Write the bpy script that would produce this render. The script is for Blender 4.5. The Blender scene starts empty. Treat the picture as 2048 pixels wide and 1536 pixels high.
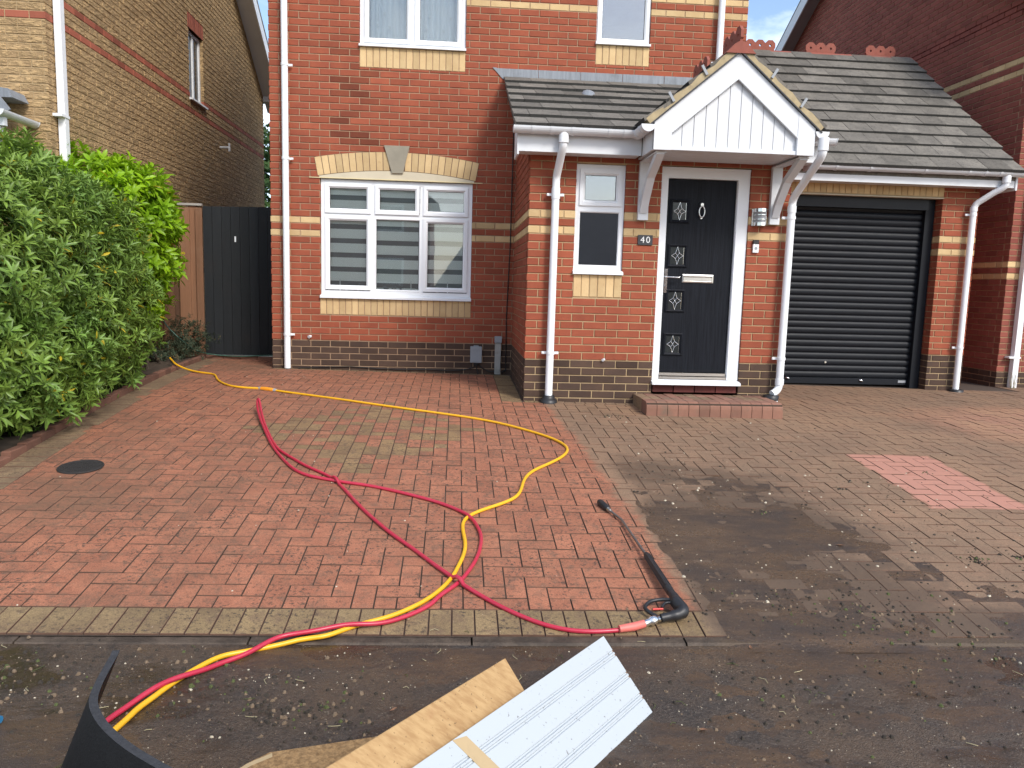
import bpy, math, random
import numpy as np
from mathutils import Matrix, Vector

random.seed(7); RNG = np.random.default_rng(7)
SC = bpy.context.scene
COL = SC.collection
R_ = math.radians

# ------------------------------------------------------------------ camera
CAM_F, CAM_P, CAM_Y, CAM_R = 1533.02, .1286, .0758, .0275
CAM_C = (2.1426, -9.168, .7091)
def cam_axes():
    p, y, r = CAM_P, CAM_Y, CAM_R
    f = Vector((math.sin(y)*math.cos(p), math.cos(y)*math.cos(p), -math.sin(p)))
    rt = Vector((math.cos(y), -math.sin(y), 0)); up = rt.cross(f)
    return math.cos(r)*rt+math.sin(r)*up, -math.sin(r)*rt+math.cos(r)*up, f
CR, CU, CF = cam_axes()
cam = bpy.data.cameras.new('camera'); camo = bpy.data.objects.new('camera', cam); COL.objects.link(camo)
cam.sensor_width = 36; cam.lens = CAM_F/2048*36; cam.clip_end = 2000; cam.clip_start = .02
m3 = Matrix((CR, CU, -CF)).transposed()
camo.matrix_world = Matrix.Translation(CAM_C) @ m3.to_4x4()
SC.camera = camo

# ------------------------------------------------------------------ light
SUN = Vector((.50, -.82, .86)).normalized()
SUN_EL = math.asin(SUN.z); SUN_ROT = math.atan2(SUN.x, SUN.y)
SC.view_settings.view_transform = 'Standard'; SC.view_settings.look = 'None'
SC.view_settings.exposure = .76; SC.view_settings.gamma = 1
w = bpy.data.worlds.new('World'); SC.world = w; w.use_nodes = True
nt = w.node_tree; N = nt.nodes; N.clear()
sky = N.new('ShaderNodeTexSky'); sky.sky_type = 'NISHITA'; sky.sun_disc = False
sky.sun_elevation = SUN_EL; sky.sun_rotation = SUN_ROT; sky.air_density = 1.0; sky.dust_density = 1.5
tc = N.new('ShaderNodeTexCoord'); mp = N.new('ShaderNodeMapping'); mp.inputs['Scale'].default_value = (1.6, 1.6, 4.0)
mp.inputs['Location'].default_value = (.3, .2, .1)
nz = N.new('ShaderNodeTexNoise'); nz.inputs['Scale'].default_value = 1.7; nz.inputs['Detail'].default_value = 7; nz.inputs['Roughness'].default_value = .58
rp = N.new('ShaderNodeValToRGB'); rp.color_ramp.elements[0].position = .47; rp.color_ramp.elements[1].position = .72
rp.color_ramp.elements[1].color = (.85, .85, .85, 1)
mx = N.new('ShaderNodeMix'); mx.data_type = 'RGBA'; mx.inputs['B'].default_value = (9.5, 9.8, 10.2, 1)
bg = N.new('ShaderNodeBackground'); bg.inputs['Strength'].default_value = .15
wo = N.new('ShaderNodeOutputWorld')
L = nt.links.new
L(tc.outputs['Generated'], mp.inputs['Vector']); L(mp.outputs['Vector'], nz.inputs['Vector']); L(nz.outputs['Fac'], rp.inputs['Fac'])
L(rp.outputs['Color'], mx.inputs['Factor']); L(sky.outputs['Color'], mx.inputs['A']); L(mx.outputs['Result'], bg.inputs['Color']); L(bg.outputs['Background'], wo.inputs['Surface'])
sl = bpy.data.lights.new('sun', 'SUN'); sl.energy = 1.75; sl.angle = R_(14); sl.color = (1, .955, .89)
so = bpy.data.objects.new('sun', sl); COL.objects.link(so)
so.rotation_euler = (-SUN).to_track_quat('-Z', 'Y').to_euler(); so.location = (5, -12, 12)

# ------------------------------------------------------------------ materials
class G:
    """small node-graph helper"""
    def __init__(s, name):
        s.m = bpy.data.materials.new(name); s.m.use_nodes = True
        s.t = s.m.node_tree; s.b = s.t.nodes['Principled BSDF']; s.out = s.t.nodes['Material Output']
        s._pos = None
    def n(s, t, **k):
        x = s.t.nodes.new(t)
        for a, b in k.items(): setattr(x, a, b)
        return x
    def put(s, sock, v):
        if hasattr(v, 'is_linked') or hasattr(v, 'links'): s.t.links.new(v, sock)
        else: sock.default_value = v
    def pos(s):
        if s._pos is None: s._pos = s.n('ShaderNodeNewGeometry').outputs['Position']
        return s._pos
    def noise(s, scale, detail=3, rough=.55, vec=None, stretch=None):
        x = s.n('ShaderNodeTexNoise'); x.inputs['Scale'].default_value = scale
        x.inputs['Detail'].default_value = detail; x.inputs['Roughness'].default_value = rough
        v = vec or s.pos()
        if stretch:
            mp = s.n('ShaderNodeMapping'); mp.inputs['Scale'].default_value = stretch; s.put(mp.inputs['Vector'], v); v = mp.outputs['Vector']
        s.put(x.inputs['Vector'], v); return x.outputs['Fac']
    def math(s, op, a, b=0., c=None, clamp=False):
        x = s.n('ShaderNodeMath', operation=op, use_clamp=clamp); s.put(x.inputs[0], a); s.put(x.inputs[1], b)
        if c is not None: s.put(x.inputs[2], c)
        return x.outputs[0]
    def ramp(s, v, lo, hi, a=0., b=1.):
        x = s.n('ShaderNodeMapRange', interpolation_type='SMOOTHSTEP'); s.put(x.inputs['Value'], v)
        x.inputs['From Min'].default_value = lo; x.inputs['From Max'].default_value = hi
        x.inputs['To Min'].default_value = a; x.inputs['To Max'].default_value = b
        return x.outputs['Result']
    def mix(s, f, a, b, mode='MIX'):
        x = s.n('ShaderNodeMix', data_type='RGBA', blend_type=mode); s.put(x.inputs['Factor'], f)
        s.put(x.inputs['A'], c4(a)); s.put(x.inputs['B'], c4(b)); return x.outputs['Result']
    def xyz(s):
        x = s.n('ShaderNodeSeparateXYZ'); s.put(x.inputs[0], s.pos()); return x.outputs
    def attr(s, name='tone'):
        x = s.n('ShaderNodeAttribute'); x.attribute_name = name; return x.outputs['Fac']
    def value(s, col, f):
        x = s.n('ShaderNodeVectorMath', operation='SCALE'); s.put(x.inputs[0], col if not isinstance(col, tuple) else col[:3]); s.put(x.inputs['Scale'], f)
        return x.outputs['Vector']
    def bump(s, h, strength=.3, dist=.005):
        x = s.n('ShaderNodeBump'); x.inputs['Strength'].default_value = strength; x.inputs['Distance'].default_value = dist
        s.put(x.inputs['Height'], h); s.t.links.new(x.outputs['Normal'], s.b.inputs['Normal'])
    def done(s, col, rough=.7, metal=0., spec=None):
        s.put(s.b.inputs['Base Color'], c4(col)); s.put(s.b.inputs['Roughness'], rough); s.put(s.b.inputs['Metallic'], metal)
        if spec is not None: s.b.inputs['Specular IOR Level'].default_value = spec
        return s.m
def c4(c): return (*c, 1) if isinstance(c, tuple) and len(c) == 3 else c

def simple(name, col, rough=.5, var=.12, scale=6, bump=0, bscale=80, metal=0., spec=None, tone=.0, stretch=None, dirt=0., dirtcol=(.12, .1, .07)):
    g = G(name); n = g.noise(scale, 4, stretch=stretch)
    f = g.math('MULTIPLY_ADD', n, 2*var, 1-var)
    if tone: f = g.math('MULTIPLY', f, g.math('MULTIPLY_ADD', g.attr(), tone, 1.))
    c = g.value(col, f)
    if dirt: c = g.mix(g.ramp(g.noise(scale*.6+1.3, 6, .65), .5, .75, 0, dirt), c, dirtcol)
    if bump: g.bump(g.noise(bscale, 4, .6, stretch=stretch), bump, .003)
    r = g.math('MULTIPLY_ADD', g.noise(scale*2.3, 3), .15, rough-.07)
    return g.done(c, r, metal, spec)

def brickmat(name, a, b, dark, tonek=.35, rock=0.):
    g = G(name)
    n1 = g.noise(5.5, 5, .6); n2 = g.noise(38, 3, .6); n3 = g.noise(150, 2)
    c = g.mix(g.ramp(n1, .3, .7), a, b)
    c = g.mix(g.ramp(n2, .55, .8, 0, .5), c, dark)
    c = g.value(c, g.math('MULTIPLY_ADD', g.attr(), tonek, 1.))
    big = g.ramp(g.noise(.9, 4), .3, .75, .93, 1.07)
    c = g.value(c, big)
    h = g.math('ADD', g.math('MULTIPLY', n2, .6), g.math('MULTIPLY', n3, .4))
    if rock:
        st = g.noise(26, 4, .62, stretch=(.55, .55, 1.6))
        rid = g.ramp(st, .36, .64)
        c = g.mix(g.ramp(st, .42, .6, .5, 0), c, dark)
        g.bump(g.math('ADD', rid, g.math('MULTIPLY', n3, .15)), .9, .012)
    else: g.bump(h, .35, .004)
    return g.done(c, .85, 0, .25)

MAT = {}
MAT['red'] = brickmat('red brick', (.312, .086, .045), (.265, .070, .039), (.19, .056, .037), .15)
MAT['redneigh'] = brickmat('plum red brick', (.27, .082, .058), (.23, .068, .05), (.16, .052, .042), .18)
MAT['dark'] = brickmat('brown engineering brick', (.085, .052, .037), (.066, .042, .032), (.045, .031, .026), .25)
MAT['cream'] = brickmat('cream brick', (.60, .44, .235), (.53, .37, .19), (.42, .27, .13), .18)
MAT['buff'] = brickmat('buff rock faced brick', (.50, .345, .175), (.43, .29, .145), (.28, .185, .10), .18, rock=1)
MAT['buffred'] = brickmat('terracotta band brick', (.34, .105, .065), (.29, .09, .055), (.2, .07, .05), .25)
MAT['mortar'] = simple('tan mortar', (.37, .255, .165), .95, .2, 9, .5, 220, spec=.1)
MAT['mortar2'] = simple('pale mortar', (.42, .31, .18), .95, .2, 9, .5, 220, spec=.1)
MAT['upvc'] = simple('white upvc', (.78, .80, .82), .4, .02, 3, spec=.25, dirt=.05, dirtcol=(.45, .42, .36))
MAT['upvcold'] = simple('weathered white upvc', (.66, .68, .70), .42, .03, 3, spec=.25, dirt=.14, dirtcol=(.40, .36, .30))
MAT['pipewhite'] = simple('white pipe', (.80, .82, .84), .45, .01, 3, spec=.2, dirt=.03, dirtcol=(.45, .42, .36))
MAT['gasket'] = simple('black gasket', (.02, .02, .022), .5)
MAT['stone'] = simple('grey cast stone', (.27, .245, .19), .9, .25, 9, .4, 160)
MAT['render'] = simple('cream render', (.56, .50, .37), .9, .12, 6, .2, 120, dirt=.15)
MAT['lead'] = simple('lead flashing', (.21, .23, .255), .6, .4, 6, .3, 40, stretch=(7, 7, .6), dirt=.5, dirtcol=(.10, .105, .11))
MAT['tiletan'] = simple('tan verge mortar', (.40, .32, .19), .95, .35, 14, .6, 90, dirt=.55, dirtcol=(.13, .11, .08))
MAT['ridge'] = simple('terracotta ridge tile', (.26, .075, .05), .8, .25, 12, .3, 90, dirt=.3, dirtcol=(.14, .09, .07))
MAT['steel'] = simple('brushed steel', (.60, .59, .57), .3, .06, 30, metal=1.)
MAT['chrome'] = simple('polished chrome', (.75, .75, .75), .13, .03, 30, metal=1.)
MAT['blackplastic'] = simple('black plastic', (.018, .018, .02), .45, .2, 14)
MAT['greyplastic'] = simple('grey plastic', (.30, .32, .34), .5, .08, 8, dirt=.2)
MAT['pvcgrey'] = simple('weathered grey conduit', (.36, .355, .33), .6, .12, 9, dirt=.35)
MAT['cable'] = simple('black cable', (.012, .011, .011), .5)
MAT['slate'] = simple('dark slate', (.035, .037, .042), .6, .25, 24, .2, 90)
MAT['paintwhite'] = simple('white lettering', (.78, .78, .76), .5)
MAT['rubber'] = simple('worn black rubber', (.009, .009, .0095), .6, .35, 20, .5, 120, spec=.2, dirt=.15, dirtcol=(.03, .028, .026))
MAT['rubberedge'] = simple('scuffed rubber edge', (.045, .046, .05), .9, .5, 60, .9, 110, spec=.2, dirt=.5, dirtcol=(.03, .03, .03))
MAT['soil'] = simple('bed soil', (.055, .038, .025), .95, .4, 18, .9, 60)
MAT['fencewood'] = simple('brown fence timber', (.17, .082, .042), .8, .28, 3.5, .35, 60, stretch=(8, 8, .6), tone=.45, dirt=.3, dirtcol=(.26, .17, .11))
MAT['gatewood'] = simple('dark painted timber', (.015, .017, .019), .6, .3, 4, .25, 60, stretch=(9, 9, .6), tone=.35, spec=.25, dirt=.2, dirtcol=(.035, .026, .022))
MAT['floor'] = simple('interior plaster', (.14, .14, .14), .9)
MAT['blind'] = simple('blind fabric', (.93, .95, .93), .8, .02, 3)
MAT['sheer'] = simple('blind sheer strip', (.10, .105, .11), .8, .05, 3)
MAT['curtain'] = simple('net curtain', (.84, .87, .92), .9, .10, 2, stretch=(9, 9, .3))
MAT['yellowhose'] = simple('yellow hose', (.80, .42, .015), .38, .06, 20, dirt=.12, dirtcol=(.2, .1, .03))
MAT['redhose'] = simple('crimson hose', (.46, .025, .055), .34, .08, 20, dirt=.25, dirtcol=(.55, .10, .13))
MAT['pinksleeve'] = simple('salmon sleeve', (.66, .16, .13), .5, .1, 20, dirt=.3, dirtcol=(.3, .1, .08))
MAT['orange'] = simple('orange connector', (.80, .30, .02), .45)
MAT['greenhose'] = simple('green hose', (.03, .085, .06), .45)
MAT['blue'] = simple('blue plastic', (.03, .17, .33), .4)
MAT['iron'] = simple('cast iron', (.022, .019, .017), .8, .35, 40, .9, 110)
MAT['kerb'] = simple('wet concrete kerb', (.10, .087, .072), .45, .3, 10, .5, 90, dirt=.5, dirtcol=(.05, .038, .028))
MAT['stepcap'] = simple('weathered red step block', (.225, .110, .074), .85, .25, 7, .35, 100, tone=.2, dirt=.95, dirtcol=(.150, .108, .074))
MAT['edging'] = simple('brown edging brick', (.165, .075, .048), .85, .3, 12, .3, 90, tone=.3, dirt=.4, dirtcol=(.075, .058, .04))
MAT['ground'] = simple('garden ground', (.06, .055, .035), .95, .3, 2, .5, 20)
MAT['farroof'] = simple('far brown roof', (.17, .15, .14), .85, .2, 3)

def tilemat():
    g = G('grey concrete tile'); n = g.noise(7, 5, .65); n2 = g.noise(55, 3, .6)
    c = g.mix(g.ramp(n, .3, .7), (.178, .162, .137), (.125, .115, .099))
    c = g.mix(g.ramp(n2, .56, .68, 0, .65), c, (.04, .036, .032)); c = g.mix(g.ramp(g.noise(21, 5, .7), .54, .68, 0, .55), c, (.055, .05, .043))
    c = g.mix(g.ramp(g.noise(17, 4, .7), .66, .74, 0, .45), c, (.24, .23, .2))
    c = g.value(c, g.math('MULTIPLY_ADD', g.attr(), .3, 1.))
    g.bump(n2, .5, .004); return g.done(c, .85, 0, .3)
MAT['tile'] = tilemat()
MAT['tilebutt'] = simple('shadow-dark tile butt', (.028, .027, .024), .9, .4, 30, .4, 90)  # near-black butt colour paints in the shadow line under each tile row

def mudmask(g, X, Y):
    nn = g.noise(1.7, 7, .68, stretch=(.8, 1.4, 1))
    a = g.math('MULTIPLY', g.ramp(X, 3.12, 3.4), g.math('MULTIPLY', g.ramp(X, 3.9, 5.4, 1., 0.), g.ramp(Y, -5.2, -3.0, 1., .30)))
    b = g.math('MULTIPLY', g.ramp(Y, -5.98, -5.45, 1., 0.), g.ramp(X, 3.2, 3.6, 0., .85))
    wgt = g.math('MAXIMUM', a, b)
    return g.math('MULTIPLY', g.ramp(g.math('ADD', g.math('MULTIPLY', nn, .85), g.math('MULTIPLY', wgt, .50)), .60, .86), .88)
def kerbmat():
    g = G('wet concrete kerb'); p = g.xyz(); n = g.noise(12, 5, .65); n2 = g.noise(90, 3, .6)
    c = g.mix(g.ramp(n, .35, .65), (.095, .070, .050), (.048, .035, .025))
    c = g.mix(mudmask(g, p['X'], p['Y']), c, (.085, .058, .036)); c = g.mix(g.ramp(n2, .6, .7, 0, .6), c, (.04, .03, .024))
    g.bump(n2, .7, .005); return g.done(c, .6, 0, .35)
def pavermat(name, a, b):
    g = G(name); p = g.xyz(); X, Y = p['X'], p['Y']
    n1 = g.noise(6, 5, .6); n2 = g.noise(45, 3, .6); n3 = g.noise(190, 2); nb = g.noise(1.1, 5, .6)
    c = g.mix(g.ramp(n1, .3, .7), a, b)
    c = g.value(c, g.math('MULTIPLY_ADD', g.attr(), .13, 1.))
    # pores and lichen freckles
    spk = g.math('MAXIMUM', g.ramp(g.noise(48, 5, .75), .54, .61), g.ramp(g.noise(27, 4, .7, stretch=(1, 1.6, 1)), .60, .66))
    c = g.mix(g.math('MULTIPLY', spk, g.ramp(g.noise(3.2, 4, .6), .36, .56, .22, .95)), c, (.055, .04, .03))
    c = g.mix(g.ramp(g.noise(13, 6, .75), .47, .66, 0, .6), c, (.14, .088, .058))
    c = g.value(c, g.ramp(n3, .25, .75, .72, 1.28))
    c = g.mix(g.ramp(g.noise(85, 2), .70, .76, 0, .5), c, (.55, .42, .32))
    # damp algae film near the bed and house
    alg = g.math('MULTIPLY', g.ramp(nb, .42, .66, 0, .55), g.ramp(X, .3, 1.6, 1., .25))
    c = g.mix(alg, c, (.115, .075, .045))
    # unwashed half of the drive: dried dirt film with an uneven edge
    wob = g.math('MULTIPLY_ADD', g.noise(5, 5, .7), .28, -.14)
    edge = g.math('MULTIPLY_ADD', Y, .07, g.math('ADD', X, -2.867))
    dm = g.ramp(g.math('ADD', edge, wob), -.03, .06)
    def band(v, lo, hi, s): return g.math('MULTIPLY', g.ramp(v, lo-s, lo+s), g.ramp(v, hi-s, hi+s, 1., 0.))
    wob2 = g.math('MULTIPLY_ADD', g.noise(7, 4, .6), .12, -.06)
    Xw = g.math('ADD', X, wob2); Yw = g.math('ADD', Y, g.math('MULTIPLY', wob2, .6))
    patch = g.math('MULTIPLY', band(Xw, 5.20, 5.88, .02), band(Yw, -4.62, -3.50, .02))
    dx = g.math('MULTIPLY', g.math('ADD', X, -8.0), .62); dy = g.math('MULTIPLY', g.math('ADD', Y, 2.35), 1.05)
    rr = g.math('SQRT', g.math('ADD', g.math('MULTIPLY', dx, dx), g.math('MULTIPLY', dy, dy)))
    worn = g.ramp(g.math('ADD', rr, g.math('MULTIPLY_ADD', nb, .7, -.35)), .55, 1.15, .72, 0.)
    dm = g.math('MULTIPLY', dm, g.math('SUBTRACT', 1., patch)); dm = g.math('MULTIPLY', dm, g.math('SUBTRACT', 1., worn))
    dm = g.math('MULTIPLY', dm, g.ramp(n1, .2, .8, .84, .99))
    dcol = g.mix(g.ramp(nb, .3, .7), (.262, .170, .104), (.182, .122, .078))
    dcol = g.mix(g.ramp(g.noise(34, 5, .75), .54, .66, 0, .65), dcol, (.085, .06, .043)); dcol = g.value(dcol, g.ramp(n3, .25, .75, .75, 1.25))
    c = g.mix(patch, c, g.mix(.75, c, (.47, .235, .175))); c = g.mix(g.math('MULTIPLY', worn, .85), c, g.mix(g.ramp(nb, .4, .6), (.40, .25, .15), (.37, .20, .135)))
    c = g.mix(dm, c, dcol)
    # wet mud washed towards the road
    mud = mudmask(g, X, Y)
    c = g.mix(mud, c, g.mix(n1, (.118, .080, .051), (.075, .052, .036)))
    h = g.math('ADD', g.math('MULTIPLY', n2, .6), g.math('MULTIPLY', n3, .5)); g.bump(h, .5, .004)
    ro = g.math('SUBTRACT', g.ramp(nb, .3, .7, .62, .84), g.math('MULTIPLY', mud, .3))
    return g.done(c, ro, 0, .35)
MAT['paver'] = pavermat('red paver', (.37, .150, .084), (.30, .116, .066))
MAT['paverbuff'] = pavermat('buff paver', (.265, .185, .092), (.20, .136, .07))
MAT['paverround'] = pavermat('faded roundel paver', (.275, .178, .085), (.225, .138, .07))
MAT['paverborder'] = pavermat('grimy border paver', (.25, .175, .10), (.19, .13, .078))
MAT['kerb'] = kerbmat()
MAT['jointside'] = simple('grimy block side', (.115, .062, .040), .95, .4, 30)
MAT['joint'] = simple('dark joint sand', (.060, .040, .028), .95, .4, 30, .6, 150)

def roadmat():
    g = G('wet muddy tarmac'); p = g.xyz(); X, Y = p['X'], p['Y']
    n1 = g.noise(1.6, 6, .65); n2 = g.noise(75, 3, .7); n3 = g.noise(230, 2); n4 = g.noise(9, 5, .7)
    c = g.mix(g.ramp(n2, .35, .7), (.028, .023, .020), (.075, .059, .047))
    mud = g.ramp(g.math('ADD', g.math('MULTIPLY', n1, .7), g.math('MULTIPLY', n4, .3)), .36, .58)
    mud = g.math('MULTIPLY', mud, g.ramp(Y, -6.9, -6.2, .8, 1.))
    mcol = g.mix(g.ramp(n4, .3, .7), (.135, .082, .043), (.080, .050, .029))
    c = g.mix(g.math('MULTIPLY', mud, .8), c, mcol)
    pud = g.ramp(g.noise(2.1, 4, .55, stretch=(.8, 1.4, 1)), .50, .62)
    c = g.mix(g.math('MULTIPLY', pud, .55), c, (.030, .019, .011))
    c = g.mix(g.ramp(g.noise(110, 2, .5), .66, .72, 0, .6), c, (.27, .22, .165)); c = g.mix(g.ramp(g.noise(24, 5, .75), .53, .64, 0, .6), c, (.03, .023, .017))
    g.bump(g.math('MULTIPLY', g.math('ADD', g.math('MULTIPLY', n2, .7), g.math('MULTIPLY', n3, .5)), g.math('SUBTRACT', 1., g.math('MULTIPLY', pud, .9))), 1., .011)
    ro = g.math('SUBTRACT', g.ramp(n4, .3, .7, .40, .62), g.math('MULTIPLY', pud, .33))
    return g.done(c, ro, 0, .5)
MAT['road'] = roadmat()

def glassmat(name, refl, tint=(.93, .96, .95)):
    g = G(name); t = g.n('ShaderNodeBsdfTransparent'); t.inputs['Color'].default_value = (*tint, 1)
    gl = g.n('ShaderNodeBsdfGlossy'); gl.inputs['Roughness'].default_value = .015
    wv = g.n('ShaderNodeBump'); wv.inputs['Strength'].default_value = .05; wv.inputs['Distance'].default_value = .004
    g.put(wv.inputs['Height'], g.noise(3.0, 2)); g.t.links.new(wv.outputs['Normal'], gl.inputs['Normal'])
    fr = g.n('ShaderNodeFresnel'); fr.inputs['IOR'].default_value = 1.5
    f = g.math('ADD', g.math('MULTIPLY', fr.outputs[0], 1.0), refl)
    ms = g.n('ShaderNodeMixShader'); g.put(ms.inputs[0], f); g.t.links.new(t.outputs[0], ms.inputs[1]); g.t.links.new(gl.outputs[0], ms.inputs[2])
    g.t.links.new(ms.outputs[0], g.out.inputs['Surface']); return g.m
MAT['glass'] = glassmat('window glass', .06)
MAT['glassup'] = glassmat('coated window glass', .17, (.85, .9, .95))
MAT['darkglass'] = simple('obscured dark glass', (.02, .024, .025), .14, .3, 20, spec=.45)

def doormat():
    g = G('black woodgrain door'); gr = g.noise(5, 6, .65, stretch=(14, 14, .55)); gr2 = g.noise(22, 3, .6, stretch=(12, 12, .5))
    c = g.mix(g.ramp(gr, .35, .65), (.006, .007, .010), (.011, .013, .018))
    g.bump(g.math('ADD', gr, g.math('MULTIPLY', gr2, .5)), .55, .004); return g.done(c, .52, 0, .13)
MAT['door'] = doormat()
MAT['shutter'] = simple('black shutter slat', (.010, .012, .016), .46, .15, 5, spec=.2)

def leafmat(name, c1, c2, yellow, yf, gloss=.4, trans=.25):
    g = G(name); a = g.attr('tone')
    c = g.mix(g.ramp(g.noise(1.8, 3), .3, .7), c1, c2)
    c = g.value(c, g.math('MULTIPLY_ADD', a, .38, 1.))
    c = g.mix(g.ramp(a, 1.2, 1.3), c, yellow)
    g.done(c, gloss, 0, .3)
    tr = g.n('ShaderNodeBsdfTranslucent'); g.put(tr.inputs['Color'], g.value(c, 1.5))
    ms = g.n('ShaderNodeMixShader'); ms.inputs[0].default_value = trans
    g.t.links.new(g.b.outputs[0], ms.inputs[1]); g.t.links.new(tr.outputs[0], ms.inputs[2]); g.t.links.new(ms.outputs[0], g.out.inputs['Surface'])
    return g.m
MAT['leafdark'] = leafmat('green shrub leaf', (.18, .275, .046), (.118, .21, .041), (.50, .40, .03), .03, .38, .16)
MAT['leaflime'] = leafmat('lime laurel leaf', (.26, .42, .012), (.19, .34, .016), (.42, .33, .03), .02, .35, .35)
MAT['leaftree'] = leafmat('far tree leaf', (.05, .10, .025), (.035, .075, .02), (.06, .1, .03), 0, .6)
MAT['leafgrey'] = leafmat('grey green twig leaf', (.055, .075, .045), (.04, .055, .03), (.10, .08, .04), .1, .7)
MAT['bark'] = simple('brown bark', (.07, .05, .035), .9, .3, 20, .5, 60)

def plywood():
    g = G('pale planed pine'); n = g.noise(5, 5, .6, stretch=(1.2, 9, 9))
    return g.done(g.mix(g.ramp(n, .35, .7), (.60, .39, .18), (.45, .27, .115)), .6, 0, .3)
def woodalong(name, ang, a, b, dirt):
    g = G(name); mp = g.n('ShaderNodeMapping'); mp.inputs['Rotation'].default_value = (0, 0, -ang); mp.inputs['Scale'].default_value = (1.3, 13, 5)
    g.put(mp.inputs['Vector'], g.pos()); n = g.noise(5, 5, .62, vec=mp.outputs['Vector'])
    c = g.mix(g.ramp(n, .34, .68), a, b)
    c = g.mix(g.ramp(g.noise(95, 2, .5), .68, .72, 0, dirt), c, (.10, .06, .03))
    c = g.mix(g.ramp(g.noise(9, 3, .5), .68, .8, 0, .5), c, (.30, .14, .06))
    g.bump(n, .2, .002); return g.done(c, .62, 0, .3)
def chipmat():
    g = G('chipboard flakes'); v = g.n('ShaderNodeTexVoronoi'); v.inputs['Scale'].default_value = 85; g.put(v.inputs['Vector'], g.pos())
    n = g.noise(70, 4, .75)
    c = g.mix(g.ramp(n, .35, .65), (.36, .22, .10), (.11, .06, .028)); c = g.mix(.4, c, g.value(g.mix(v.outputs['Color'], (.30, .18, .08), (.48, .32, .16)), .8))
    g.bump(n, .9, .004); return g.done(c, .9, 0, .2)
MAT['chip'] = chipmat()
def panelmat():
    g = G('spattered pale blue white paint'); sp = g.noise(75, 3, .6, stretch=(1, 1, 1))
    c = g.mix(g.ramp(sp, .66, .70, 0, .75), (.42, .455, .475), (.10, .085, .07))
    return g.done(c, .42, 0, .4)
MAT['bead'] = panelmat()
MAT['mdfedge'] = simple('bare fibreboard edge', (.36, .22, .14), .85, .15, 20)
MAT['strip'] = simple('bare tan strip', (.42, .31, .17), .7, .12, 12, dirt=.2)

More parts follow.
